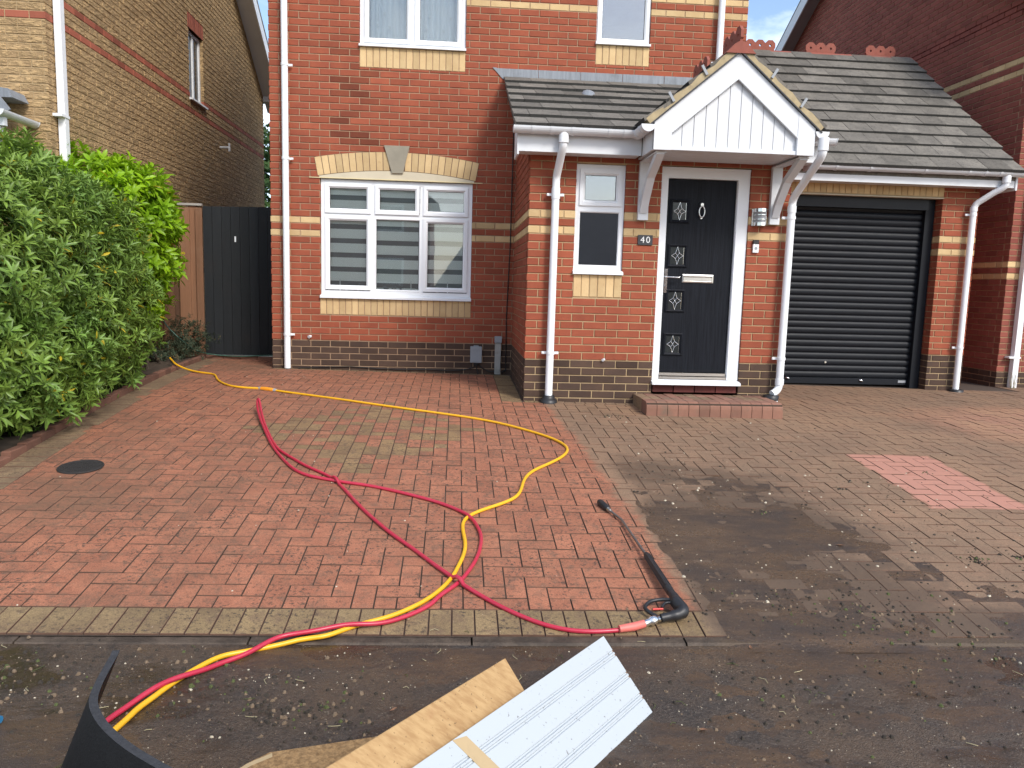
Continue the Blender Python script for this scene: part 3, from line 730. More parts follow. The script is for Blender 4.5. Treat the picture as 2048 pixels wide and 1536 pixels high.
ub.obj('door_base_brick', brickmat('plum sill brick', (.12, .035, .03), (.09, .03, .026), (.05, .02, .02)), fd)
lf = MB(); lf.box(4.158, 4.834, yf+.035, yf+.08, -.108, 1.760, ch=.004); lf.obj('leaf', 'door', fd)
ly = yf+.035
CASS = [(4.285, 1.458), (4.285, 1.033), (4.285, .598), (4.285, .171)]
for cx, cz in CASS:
    c = part('glazed_panel', fd) if False else None
    o = MB(); h = .112; wd = .098
    o.ring(cx-wd, cx+wd, cz-h, cz+h, [(0, ly+.001), (0, ly-.008), (.012, ly-.016), (.022, ly-.010), (.030, ly-.004), (.030, ly+.001)])
    o.obj('cassette', 'door', fd)
    p = MB(); p.box(cx-wd+.03, cx+wd-.03, ly-.003, ly+.001, cz-h+.03, cz+h-.03); p.obj('cassette_pane', 'darkglass', fd)
    d = MB(); A, B = .058, .085; yy = ly-.0055
    cor = [(0, B), (A, 0), (0, -B), (-A, 0)]
    for k in range(4):
        a, b = cor[k], cor[(k+1) % 4]; pts = []
        for t in np.linspace(0, 1, 7):
            s = 1-.34*math.sin(math.pi*t); pts.append((cx+(a[0]*(1-t)+b[0]*t)*s, yy, cz+(a[1]*(1-t)+b[1]*t)*s))
        d.tube(pts, .0026, 6)
    for sx in (1, -1):
        a0 = (cx-sx*A*.33, yy, cz+B*.33); a1 = (cx+sx*A*.33, yy, cz-B*.33); d.tube([a0, a1], .0024, 6)
    d.tube([(cx+wd-.037, yy, cz-h+.032), (cx+wd-.037, yy, cz+h-.032)], .0018, 6)
    d.obj('diamond_leading', 'chrome', fd)
lb = MB(); lb.ring(4.345, 4.655, .778, .858, [(0, ly+.001), (0, ly-.008), (.012, ly-.011), (.016, ly-.004), (.016, ly+.001)]); lb.box(4.36, 4.64, ly-.006, ly, .79, .846)
lb.prism([(ly-.02, .838), (ly-.004, .846), (ly-.004, .828)], 4.363, 4.637, mat=Matrix(((0, 1, 0, 0), (1, 0, 0, 0), (0, 0, 1, 0), (0, 0, 0, 1)))); lb.obj('letterbox', 'steel', fd)
hd = MB(); hd.box(4.165, 4.196, ly-.012, ly, .672, .908, ch=.004); hd.tube([(4.18, ly-.01, .826), (4.18, ly-.05, .826), (4.20, ly-.058, .826), (4.305, ly-.058, .824)], .0085, 8)
hd.tube([(4.18, ly-.012, .74), (4.18, ly-.02, .74)], .010, 10); hd.tube([(4.18, ly-.012, .885), (4.18, ly-.016, .885)], .009, 10); hd.obj('handle', 'chrome', fd)
kn = MB(); kn.tube([(4.497, ly, 1.525), (4.497, ly-.03, 1.525)], [.022, .016], 12)
kn.tube([(4.497+.027*math.sin(t), ly-.028, 1.458-.052*math.cos(t)) for t in np.linspace(0, 6.283, 25)], .0065, 8, cap=False)
kn.tube([(4.497, ly, 1.402), (4.497, ly-.022, 1.402)], [.016, .012], 12); kn.obj('knocker', 'steel', fd)

# garage roller door
gd = part('garage_door', house); gy = YG+.20
z = -.40; nsl = 0
hh = .0775
while z < 1.83:
    n = 8; vs = []
    pr_ = [(0, 0), (.004, -.006), (.02, -.0145), (.04, -.017), (.058, -.0145), (.072, -.006), (.0765, 0)]
    if nsl == 0: pr_ = [(0, -.008), (.003, -.012), (.07, -.012), (.0765, -.004)]
    for x in (5.78, 7.80):
        for dz, dy in pr_: vs.append((x, gy+dy, z+dz))
    m = len(pr_); s = MB(); s.add(vs, [(i, m+i, m+i+1, i+1) for i in range(m-1)], 0, 0., nsl > 0); s.obj('slat', 'shutter', gd)
    z += hh; nsl += 1
for ga_, gb_ in ((7.775, 7.885), (5.775, 5.86)): g2 = MB(); g2.box(ga_, gb_, gy-.07, gy+.03, -.46, 1.87); g2.obj('guide_rail', 'shutter', gd)
g3 = MB(); g3.box(5.86, 7.775, gy-.12, gy+.03, 1.73, 1.87); g3.obj('shutter_box', 'shutter', gd)
for (x, zz) in ((6.235, -.335), (7.175, -.350)):
    e = MB(); e.tube([(x-.018, gy-.012, zz+.004), (x, gy-.03, zz), (x+.02, gy-.016, zz-.006)], [.012, .014, .010], 8); e.obj('pull_handle', 'chrome', gd)
e = MB(); e.tube([(6.70, gy-.012, -.13), (6.70, gy-.022, -.13)], .013, 10); e.obj('lock', 'steel', gd)
e = MB(); e.box(7.655, 7.755, gy-.0165, gy-.012, -.370, -.340); e.obj('maker_badge', 'greyplastic', gd)
e = MB(); e.box(5.76, 7.90, YG-.010, YG+.09, 1.860, 1.871); e.obj('lintel_edge', 'render', gd)
e = MB(); e.box(5.60, 7.96, YG-.05, YG+.5, -.47, -.435); e.obj('door_threshold', simple('pale concrete sill', (.34, .31, .25), .9, .2, 9, .3, 100, dirt=.4), gd)
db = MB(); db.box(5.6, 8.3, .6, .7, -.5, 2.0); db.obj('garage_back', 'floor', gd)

# roofs
_tm = {}
def tile_mesh(wd, ln, tone):
    k = (round(wd, 3), round(ln, 3), tone)
    if k not in _tm:
        b = MB(); t = .032
        b.add([(0, 0, 0), (wd, 0, 0), (wd, ln, 0), (0, ln, 0), (0, .004, t), (wd, .004, t), (wd, ln, t), (0, ln, t)],
              [(3, 2, 1, 0), (4, 5, 6, 7), (1, 2, 6, 5), (2, 3, 7, 6), (3, 0, 4, 7)], 0, tone)
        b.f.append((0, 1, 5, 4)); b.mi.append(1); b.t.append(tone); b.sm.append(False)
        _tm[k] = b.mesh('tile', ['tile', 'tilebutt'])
    return _tm[k]
def tiled(parent, org, ex, es, length, slope, rows, wt=.297, stag=.5):
    ex = Vector(ex).normalized(); es = Vector(es).normalized(); en = ex.cross(es)
    g = slope/rows; ln = g+.06; tilt = math.atan2(.030, ln)
    for r in range(rows):
        x = -wt*stag*(r % 2)
        while x < length-.01:
            a, b = max(x, 0), min(x+wt, length)
            if b-a > .03:
                l2 = ln if r < rows-1 else g
                m = Matrix((ex, es, en)).transposed().to_4x4(); m.translation = Vector(org)+ex*(a+.002)+es*(r*g)+en*(.034+random.gauss(0, .0015))
                m = m @ Matrix.Rotation(-tilt+random.gauss(0, .004), 4, 'X') @ Matrix.Rotation(random.gauss(0, .004), 4, 'Z')
                o = link('tile', tile_mesh(b-a-.004, l2, random.choice(TONES)), parent); o.matrix_local = m
            x += wt
rl = MB(); VX = 2.665; EY, EZ = -2.135, 2.080
sl1 = math.hypot(2.135, 3.035-EZ)
rl.prism([(EY+.10, EZ+.035), (0, 3.02), (0, 2.96), (EY+.14, EZ+.0)][::-1], VX, 5.5, mat=Matrix(((0, 1, 0, 0), (1, 0, 0, 0), (0, 0, 1, 0), (0, 0, 0, 1))))
roof1 = rl.obj('porch_roof', simple('roof felt', (.03, .03, .03), .9), house)
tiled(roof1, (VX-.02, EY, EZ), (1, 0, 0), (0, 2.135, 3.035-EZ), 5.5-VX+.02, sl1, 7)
vn = MB(); 
vc = Vector((3.505, -.78, EZ+(3.035-EZ)*(2.12-.78)/2.12+.055))
vv = [(vc.x+.07*math.cos(t)*c, vc.y+.1*math.sin(t)*c-.02, vc.z+.035*math.sqrt(max(0, 1-c*c))+.43*.1*math.sin(t)*c) for c in (1, .8, .45, .05) for t in np.linspace(0, 2*math.pi, 13)[:-1]]
vn.add(vv, [(k*12+i, k*12+(i+1) % 12, (k+1)*12+(i+1) % 12, (k+1)*12+i) for k in range(3) for i in range(12)], 0, 0, True); vn.obj('roof_vent', 'lead', roof1)
fl = MB()
for i in range(5):
    a = 2.56+i*.49; b = a+.485
    lo = [(a, -.006-.001*i % 2, 3.165), (b, -.006, 3.165), (b, -.008, 3.055), (a+(.10 if i == 0 else 0), -.008, 3.055), (b, -.135, 3.005), (a+(.13 if i == 0 else 0), -.135, 3.005)]
    fl.add(lo, [(0, 3, 2, 1), (3, 5, 4, 2)])
fl.add([(2.515, -.007, 3.172), (2.565, -.007, 3.170), (2.665, -.009, 3.05), (2.64, -.009, 3.045)], [(0, 3, 2, 1)])
fl.obj('lead_flashing', 'lead', roof1)
GEX, GEY, GEZ = 5.49, -.575, 2.112
gl_s = math.hypot(1.97-GEY, 4.075-GEZ)
rg = MB()
rg.prism([(GEY+.09, GEZ+.05), (1.97, 4.05), (4.5, 2.1), (4.5, 2.0), (1.97, 3.96), (GEY+.1, GEZ-.05)][::-1], GEX, 8.60, mat=Matrix(((0, 1, 0, 0), (1, 0, 0, 0), (0, 0, 1, 0), (0, 0, 0, 1))))
roof2 = rg.obj('garage_roof', 'tile', house)
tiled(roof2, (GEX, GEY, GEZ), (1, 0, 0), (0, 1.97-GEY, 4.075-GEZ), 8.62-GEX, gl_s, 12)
vb = MB()
for i in range(12):
    f = (i+.12)/12; yy, zz = GEY+(1.97-GEY)*f, GEZ+(4.075-GEZ)*f
    vb.box(8.60, 8.625, yy-.012, yy+.03, zz+.015, zz+.055)
vb.obj('verge_clip', 'greyplastic', roof2)
def crest(parent, x, y, z, theta, crested, ln=.445):
    """one ridge tile .45 long, running along local x"""
    m = Matrix.Translation((x, y, z)) @ Matrix.Rotation(theta, 4, 'Z'); b = MB()
    prof = [(-.13, -.085), (-.06, -.012), (-.02, .012), (.02, .012), (.06, -.012), (.13, -.085)]
    vs = [(xx, py, pz) for xx in (0, ln) for py, pz in prof]; n = 6
    b.add([tuple(m @ Vector(p)) for p in vs], [(i, i+1, n+i+1, n+i) for i in range(n-1)]+[tuple(range(n))[::-1], tuple(range(n, 2*n))])
    o = b.obj('ridge_tile', 'ridge', parent)
    if crested:
        c = MB()
        pts = [(xx, yy, zz) for xx in (.015, .43) for yy in (-.012, .012) for zz in (0, .045)]
        c.box(.015, .43, -.012, .012, .0, .045, mat=m)
        for k in range(3):
            cx = .075+k*.147; cz = .078; ro, ri = .080, .017; vs = []
            for yy in (-.013, .013):
                for rr in (ro, ri):
                    for t in range(8): a = math.pi/8+t*math.pi/4; vs.append(tuple(m @ Vector((cx+rr*math.cos(a), yy, cz+rr*math.sin(a)))))
            fs = []
            for t in range(8):
                u = (t+1) % 8
                fs += [(t, u, 8+u, 8+t), (16+t, 24+t, 24+u, 16+u), (t, 16+t, 16+u, u), (8+t, 8+u, 24+u, 24+t)]
            c.add(vs, fs)
        c.obj('ridge_crest', 'ridge', parent)
x = 5.66-.445; k = 0
for i in range(8):
    xx = 5.275+i*.4445
    if xx < 5.48: continue
    crest(roof2, xx, 1.97, 4.10, 0, i % 2 == 0, .445 if i < 7 else .24)

# eaves: fascia, soffit, gutters
def slab(name, parent, mat, *b): o = MB(); o.box(*b); return o.obj(name, mat, parent)
eav = part('porch_eaves', house)
slab('fascia', eav, 'upvcold', 2.69, 3.815, -2.035, -2.015, 1.915, 2.085)
slab('soffit', eav, 'upvcold', 2.69, 3.815, -2.015, YP-.0, 1.925, 1.937)
slab('box_end', eav, 'upvcold', 2.672, 2.690, -2.04, -1.70, 1.885, 2.13)
slab('fascia', eav, 'upvcold', 5.255, 5.50, -2.035, -2.015, 1.915, 2.085)
slab('soffit', eav, 'upvcold', 5.255, 5.50, -2.015, YP, 1.925, 1.937)
slab('box_end', eav, 'upvcold', 5.50, 5.518, -2.04, -1.7, 1.885, 2.10)
eag = part('garage_eaves', house)
slab('fascia', eag, 'upvcold', 5.49, 8.60, -.475, -.455, 1.985, 2.125)
slab('soffit', eag, 'upvcold', 5.49, 8.60, -.455, YG-.004, 1.992, 2.003)
slab('box_end', eag, 'upvcold', 8.60, 8.622, -.49, -.1, 1.955, 2.16)
def gutter(parent, p0, p1, r=.058, caps=(1, 1), straps=()):
    p0, p1 = Vector(p0), Vector(p1); d = (p1-p0).normalized(); sd = d.cross(Vector((0, 0, 1))).normalized()
    def prof(rr, lo=0, hi=math.pi, n=12): return [(math.cos(math.pi+t)*rr, math.sin(math.pi+t)*rr) for t in np.linspace(lo, hi, n)]
    def sweep(b, a0, a1, ro, ri):
        pf = prof(ro)+prof(ri)[::-1]; n = len(pf); vs = []
        for q in (a0, a1): vs += [tuple(q+sd*u+Vector((0, 0, v))) for u, v in pf]
        b.add(vs, [(i, (i+1) % n, n+(i+1) % n, n+i) for i in range(n)]+[tuple(range(n))[::-1], tuple(range(n, 2*n))], 0, 0., False)
    g = MB(); sweep(g, p0, p1, r, r-.004)
    for c, q, s in ((caps[0], p0, -1), (caps[1], p1, 1)):
        if c:
            pf = prof(r+.004); vs = [tuple(q+sd*u+Vector((0, 0, v+.002))+d*s*e) for e in (0, .006) for u, v in pf]; n = len(pf)
            g.add(vs, [tuple(range(n)), tuple(range(2*n-1, n-1, -1))]+[(i, (i+1) % n, n+(i+1) % n, n+i) for i in range(n)])
    o = g.obj('gutter', 'upvcold', parent)
    for t in straps:
        s = MB(); q = p0+d*t; sweep(s, q-d*.015, q+d*.015, r+.005, r); s.obj('gutter_bracket', 'upvcold', o) if o.parent.parent is None else s.obj('gutter_bracket', 'upvcold', parent)
gutter(eav, (2.635, -2.098, 2.118), (3.80, -2.098, 2.114), caps=(1, 0), straps=(.17, .34, .53, .86, 1.0))
gutter(eav, (5.30, -2.098, 2.114), (5.60, -2.098, 2.118), caps=(0, 1), straps=(.2,))
gutter(eag, (5.55, -.535, 2.156), (8.66, -.535, 2.156), caps=(0, 1), straps=(.85, 1.25, 1.9, 2.42, 2.62, 2.8))
def clip(parent, x, y, z, r, side=1, both=False):
    c = MB(); c.tube([(x, y, z-.014), (x, y, z+.014)], r+.006, 14)
    for s in ((1, -1) if both else (side,)):
        c.box(x+s*r-.01 if s > 0 else x-r-.045, x+r+.045 if s > 0 else x-r+.01, y+.02, y+.034, z-.012, z+.012)
        c.tube([(x+s*(r+.035), y+.02, z), (x+s*(r+.035), y+.014, z)], .005, 6)
    c.obj('pipe_clip', 'upvc', parent)
def pipe(name, pts, r=.034, clips=(), side=1, both=False):
    p = MB(); p.tube(pts, r, 16); o = p.obj(name, 'pipewhite', house)
    for c in clips: clip(o, *c, r, side, both)
    return o
pipe('downpipe', [(.19, -.062, -.33), (.19, -.062, 4.5)], .037, [(.19, -.062, .065), (.19, -.062, 2.062), (.19, -.062, 3.08)])
o = pipe('downpipe', [(5.137, -.06, 3.19), (5.137, -.06, 4.5)], .037, [(5.137, -.06, 3.33)], -1)
def bend(a, b, c, n=6, f=.5):
    a, b, c = Vector(a), Vector(b), Vector(c); p = b+(a-b)*f; q = b+(c-b)*f
    return [tuple(p*(1-t)**2+2*b*t*(1-t)+q*t*t) for t in np.linspace(0, 1, n)]
pts = [(3.085, -2.095, 2.06)]+bend((3.085, -2.095, 2.06), (3.085, -2.095, 1.955), (3.06, -1.865, 1.76), f=.35)+bend((3.085, -2.095, 1.955), (3.06, -1.862, 1.72), (3.06, -1.862, 1.3), f=.16)+[(3.055, -1.862, -.37)]
o = pipe('downpipe', pts, .036, [(3.058, -1.862, .07), (3.06, -1.862, 1.56)], 1, True)
c = MB(); c.tube([(3.085, -2.095, 2.11), (3.085, -2.095, 1.99)], .046, 14); c.obj('pipe_collar', 'upvc', o)
c = MB(); c.tube([(3.06, -1.862, 1.62), (3.06, -1.862, 1.52)], .041, 14); c.obj('pipe_collar', 'upvc', o)
c = MB(); c.tube([(3.055, -1.862, -.42), (3.055, -1.862, -.385), (3.055, -1.862, -.38), (3.055, -1.862, -.34)], [.085, .085, .065, .055], 18); c.obj('gully_collar', 'blackplastic', o)
pts = [(5.335, -2.44, 2.02)]+bend((5.335, -2.44, 2.05), (5.335, -2.44, 1.90), (5.345, -1.865, 1.62), f=.3)+bend((5.335, -2.44, 1.90), (5.345, -1.865, 1.60), (5.345, -1.865, 1.2), f=.15)+[(5.345, -1.865, -.16)]+bend((5.345, -1.865, -.16), (5.345, -1.865, -.26), (5.235, -1.90, -.30), f=.7)
o = pipe('downpipe', pts, .036, [(5.345, -1.865, .06), (5.345, -1.865, 1.42)], -1)
c = MB(); c.tube([(5.345, -1.865, 1.53), (5.345, -1.865, 1.47)], .041, 14); c.obj('pipe_collar', 'upvc', o)
c = MB(); c.tube([(5.345, -1.865, -.14), (5.345, -1.865, -.20)], .042, 14); c.obj('pipe_collar', 'upvc', o)
c = MB(); c.tube([(5.335, -2.44, 2.06), (5.335, -2.44, 1.95)], .045, 14); c.obj('pipe_collar', 'upvc', o)
c = MB(); c.tube([(5.25, -1.91, -.345), (5.25, -1.91, -.30), (5.25, -1.91, -.295)], [.072, .076, .06], 18); c.obj('gully_collar', 'blackplastic', o)
c = MB(); c.tube([(5.26, -1.92, -.44), (5.26, -1.92, -.34)], .055, 16); c.obj('gully_pipe', 'upvcold', o)
pts = [(8.455, -.53, 2.10)]+bend((8.455, -.53, 2.10), (8.455, -.53, 1.98), (8.24, -.315, 1.84), f=.35)+bend((8.455, -.53, 1.98), (8.24, -.315, 1.80), (8.24, -.315, 1.3), f=.16)+[(8.243, -.315, -.41)]
o = pipe('downpipe', pts, .035, [(8.242, -.315, .10), (8.24, -.315, 1.68)], -1)
c = MB(); c.tube([(8.455, -.53, 2.14), (8.455, -.53, 2.03)], .045, 14); c.obj('pipe_collar', 'upvc', o)
c = MB(); c.tube([(8.24, -.315, 1.77), (8.24, -.315, 1.72)], .041, 14); c.obj('pipe_collar', 'upvc', o)
c = MB(); c.tube([(8.243, -.33, -.47), (8.243, -.33, -.41), (8.243, -.33, -.405)], [.085, .08, .06], 16); c.obj('gully_collar', 'blackplastic', o)

# porch canopy
can = part('porch_canopy', house)
CX0, CX1, CY, CB = 3.822, 5.252, -2.42, 1.922; CM = (CX0+CX1)/2; AP = 2.735; EVZ = 2.135
sl_ = (AP-EVZ)/(CM-CX0); ca = math.atan(sl_)
for s in (-1, 1):
    e = CX0 if s < 0 else CX1
    bw = .165/math.cos(ca)
    poly = [(e, EVZ), (e-s*.0, EVZ-.10), (CM, AP-bw), (CM, AP)]
    poly = [(e, EVZ-bw*.55), (e+s*0, EVZ), (CM, AP), (CM, AP-bw)]
    in_x = e-s*.155
    poly = [(CM, AP-bw), (in_x, EVZ-bw+sl_*.155), (in_x, EVZ+sl_*.155), (CM, AP)]
    if s > 0: poly = poly[::-1]
    b = MB(); b.prism(poly[::-1], CY-.022, CY, 0); b.obj('bargeboard', 'upvcold', can)
    b = MB(); x0, x1 = sorted((e, in_x)); b.prism([(x0, CB-.018), (x1, CB-.018), (x1, EVZ+sl_*abs(x1-e)), (x0, EVZ+sl_*abs(x0-e))], CY-.026, CY+.02); b.obj('corner_panel', 'upvcold', can)
    # rolled lip under the bargeboard
    b = MB(); b.tube([(in_x, CY-.018, EVZ-bw+sl_*.155+.004), (CM, CY-.018, AP-bw+.004)], .009, 6); b.obj('barge_trim', 'upvcold', can)
    # side fascia
    slab('fascia', can, 'upvcold', *( (e, e+.018) if s < 0 else (e-.018, e) ), CY, YP-.24 if True else 0, CB-.012, 2.12)
    # bracket
    bx = 3.905 if s < 0 else 5.195
    slab('bracket_post', can, 'upvcold', bx-.048, bx+.048, YP-.045, YP, 1.355, CB-.022)
    b = MB(); a0 = Vector((bx, YP-.04, 1.46)); a1 = Vector((bx, CY+.05, 1.885)); pts2 = [Vector((bx, YP-.035, 1.43)), Vector((bx, YP-.11, 1.55)), Vector((bx, YP-.27, 1.735)), Vector((bx, CY+.05, 1.90))]
    for p, q in zip(pts2, pts2[1:]):
        d = (q-p).normalized(); n = Vector((0, d.z, -d.y)); hw = .036; tt = .052
        vs = [p+Vector((sx*hw, 0, 0))+n*sy for sx, sy in ((-1, -tt/2), (1, -tt/2), (1, tt/2), (-1, tt/2))]+[q+Vector((sx*hw, 0, 0))+n*sy for sx, sy in ((-1, -tt/2), (1, -tt/2), (1, tt/2), (-1, tt/2))]
        b.add(vs, [(3, 2, 1, 0), (4, 5, 6, 7), (0, 1, 5, 4), (1, 2, 6, 5), (2, 3, 7, 6), (3, 0, 4, 7)])
    b.obj('bracket_arm', 'upvcold', can)
    slab('bracket_beam', can, 'upvcold', bx-.045, bx+.045, CY+.03, YP-.045, 1.888, CB-.022)
    # verge mortar, undercloak, clips, tiles
    n_ = Vector((s*math.sin(ca), 0, math.cos(ca))); dn = Vector((s*math.cos(ca), 0, -math.sin(ca)))
    top = Vector((CM, 0, AP)); ln = (CX1-CM+.05)/math.cos(ca)
    def strip(name, mat, l0, l1, h0, h1, y0, y1, wob=0., seg=12):
        b = MB()
        for i in range(seg):
            t0, t1 = l0+(l1-l0)*i/seg, l0+(l1-l0)*(i+1)/seg; vs = []
            for t in (t0, t1):
                k = 1+(wob*math.sin(t*23+s) if wob else 0)
                for y, h in ((y0, h0), (y0, h1*k), (y1, h1*k), (y1, h0)): vs.append(tuple(top+dn*t+n_*h+Vector((0, y, 0))))
            b.add(vs, [(0, 4, 5, 1), (1, 5, 6, 2), (2, 6, 7, 3), (3, 7, 4, 0)]+([(0, 1, 2, 3)] if i == 0 else [])+([(7, 6, 5, 4)] if i == seg-1 else []))
        b.obj(name, mat, can)
    strip('undercloak', 'slate', 0, ln, .002, .012, CY-.045, CY+.1)
    strip('verge_mortar', 'tiletan', 0, ln-.02, .012, .062, CY-.034, CY+.08, .16)
    strip('roof_deck', 'slate', 0, ln, .0, .03, CY+.1, -.4)
    for t in (.34, .70):
        c = MB(); p = top+dn*t+n_*.075; c.box(-.011, .011, -.006, .006, -.045, .045, mat=Matrix.Translation(p+Vector((0, CY-.044, 0))) @ Matrix.Rotation(s*(ca*.0+.55), 4, 'Y')); c.obj('verge_clip', 'greyplastic', can)
    ev = top+dn*ln+Vector((0, CY-.035, 0))+n_*.022
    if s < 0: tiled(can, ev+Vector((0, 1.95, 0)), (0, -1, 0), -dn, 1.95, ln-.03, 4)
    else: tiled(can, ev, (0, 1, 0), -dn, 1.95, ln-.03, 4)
for i in range(11):
    bwid = .102; x0 = CX0+.155+i*bwid-.0; x1 = min(x0+bwid-.006, CX1-.155)
    if x1 <= x0: break
    def zt(x): return AP-.21-abs(x-CM)*sl_+.06
    b = MB(); xm = [x0, x1] if not (x0 < CM < x1) else [x0, CM, x1]
    b.prism([(x0, CB+.018), (x1, CB+.018)]+[(x, max(CB+.03, zt(x))) for x in xm[::-1]], CY+.012, CY+.024); b.obj('gable_board', 'upvcold', can)
slab('gable_backing', can, 'upvcold', CX0+.155, CX1-.155, CY+.024, CY+.03, CB+.01, CB+.10)
bb = MB(); bb.prism([(CX0+.15, CB), (CX1-.15, CB), (CX1-.15, EVZ+.03), (CM, AP-.12), (CX0+.15, EVZ+.03)], CY+.026, CY+.04); bb.obj('gable_backing', 'upvcold', can)
slab('gable_base', can, 'upvcold', CX0+.153, CX1-.153, CY-.014, CY+.03, CB-.014, CB+.018)
y = CY+.03
while y < YP-.02:
    slab('soffit_board', can, 'upvcold', CX0+.02, CX1-.02, y, min(y+.094, YP-.002), CB-.006, CB+.004); y += .1
slab('soffit_backing', can, 'upvcold', CX0+.02, CX1-.02, CY+.02, YP, CB+.005, CB+.012)
for i in range(5): crest(can, CM, CY-.05+i*.4445, AP+.075, math.pi/2, i in (0, 2))
gutter(can, (3.765, CY-.04, 2.108), (3.765, -1.95, 2.108), caps=(1, 0), straps=(.12, .3))
gutter(can, (5.315, CY-.03, 2.108), (5.315, -1.95, 2.108), caps=(1, 0), straps=(.16, .3))

# cables, boxes and fittings on the front wall
cb1 = MB(); P = [(.30, -.333), (.55, -.318), (.906, -.304), (1.2, -.32), (1.494, -.328), (1.8, -.322), (2.089, -.329), (2.25, -.318), (2.36, -.29), (2.40, -.235)]
cb1.tube([(x, -.012, z) for x, z in P], .006, 6)
cb1.tube([(2.41, -.012, -.23), (2.47, -.014, -.29), (2.56, -.014, -.335), (2.61, -.014, -.33), (2.72, -.014, -.335), (2.765, -.014, -.30)], .007, 6)
cb1.tube([(2.40, -.02, -.23), (2.41, -.03, -.31), (2.43, -.035, -.375)], .006, 6)
tag(cb1.obj('wall_cable', 'cable'), 'thin black cable running along the foot of the front wall to the grey box', 'cable')
cb2 = MB(); cb2.tube([(2.755, -.012, -.33), (2.752, -.012, .1), (2.748, -.012, .3), (2.772, -.012, 1.2), (2.776, -.012, 2.26), (2.776, -.012, 2.9)], .006, 6)
tag(cb2.obj('wall_cable', 'cable'), 'thin black cable running straight up the inner corner beside the porch', 'cable')
ub = thing('meter_box', 'small grey plastic junction box low on the brown bricks', 'junction box', (2.395, 0, -.13))
b = MB(); b.box(-.068, .068, -.05, 0, -.098, .098, ch=.006); b.box(-.05, .05, -.053, -.05, -.075, -.03); b.box(-.03, .03, -.03, -.002, .098, .108); b.obj('casing', 'greyplastic', ub)
b = MB(); b.tube([(-.01, -.03, -.098), (-.01, -.03, -.125)], .012, 8); b.tube([(.02, -.03, -.098), (.02, -.03, -.12)], .009, 8); b.obj('cable_gland', 'blackplastic', ub)
cd = thing('cable_duct', 'grey upright cable duct with square cap on the wall beside the porch', 'cable duct', (2.655, 0, -.36))
b = MB(); b.box(-.035, .035, -.055, 0, 0, .375); b.box(-.030, .030, -.075, -.055, .06, .24, ch=.006); b.prism([(-.03, .06), (0, .03), (.03, .06)], -.07, -.055); b.obj('casing', 'pvcgrey', cd)
b = MB(); b.box(-.042, .042, -.07, 0, .375, .455, ch=.006); b.obj('cap', 'greyplastic', cd)
pl = thing('house_number_plaque', 'small dark slate plaque with white number 40 left of the front door', 'number plaque', (3.947, YP, 1.170))
b = MB(); b.box(-.071, .071, -.012, 0, -.048, .048, ch=.003); b.obj('plate', 'slate', pl)
for ch, dx in (('4', -.027), ('0', .027)):
    fc = bpy.data.curves.new('numeral', 'FONT'); fc.body = ch; fc.size = .085; fc.extrude = .0012; fc.align_x = 'CENTER'; fc.align_y = 'CENTER'; fc.materials.append(MAT['paintwhite'])
    tmp = bpy.data.objects.new('tmp', fc); me = bpy.data.meshes.new_from_object(tmp); bpy.data.objects.remove(tmp)
    o = link('numeral', me, pl, (dx, -.0132, 0)); o.rotation_euler = (math.pi/2, 0, 0)
wl = thing('wall_light', 'round-fronted brushed steel wall light beside the porch bracket', 'wall light', (5.053, YP, 1.418))
def halfcyl(z0, z1, r, n=12, dep=.09): return ([(r*math.cos(t), -dep*math.sin(t)-.01, z) for z in (z0, z1) for t in np.linspace(0, math.pi, n)])
b = MB(); b.box(-.072, .072, -.012, 0, -.082, .082, ch=.004); b.obj('back_plate', 'steel', wl)
b = MB(); v = halfcyl(-.072, .072, .058); n = 12; b.add(v, [(i, i+1, n+i+1, n+i) for i in range(n-1)]+[tuple(range(n)), tuple(range(2*n-1, n-1, -1))], 0, 0, True); b.obj('diffuser', simple('grey diffuser', (.34, .35, .36), .35), wl)
for z0, z1 in ((-.081, -.050), (-.024, -.018), (.018, .024), (.050, .081)):
    b = MB(); v = halfcyl(z0, z1, .064, dep=.097); b.add(v, [(i, i+1, n+i+1, n+i) for i in range(n-1)]+[tuple(range(n)), tuple(range(2*n-1, n-1, -1))], 0, 0, False); b.obj('steel_band', 'chrome', wl)
db_ = thing('doorbell', 'white and black video doorbell to the right of the front door', 'doorbell', (5.037, YP, 1.143))
b = MB(); b.box(-.028, .028, -.024, 0, -.062, .022, ch=.004); b.obj('button_face', 'upvc', db_)
b = MB(); b.box(-.028, .028, -.026, 0, .022, .062, ch=.004); b.obj('camera_cap', 'blackplastic', db_)
b = MB(); b.tube([(0, -.024, -.018), (0, -.027, -.018)], .014, 14); b.obj('button', 'greyplastic', db_)
for x, y, z, r in ((.45, -.0, .045, .02), (3.60, YP, .012, .014)):
    o = MB(); o.tube([(x, y, z), (x-.02, y-.03, z-.006)], [r*.8, r], 10)
    tag(o.obj('overflow_pipe', 'upvcold'), 'short pale pipe stub poking out of the wall under the '+('big window, near the downpipe' if x < 1 else 'narrow porch window'), 'pipe stub')

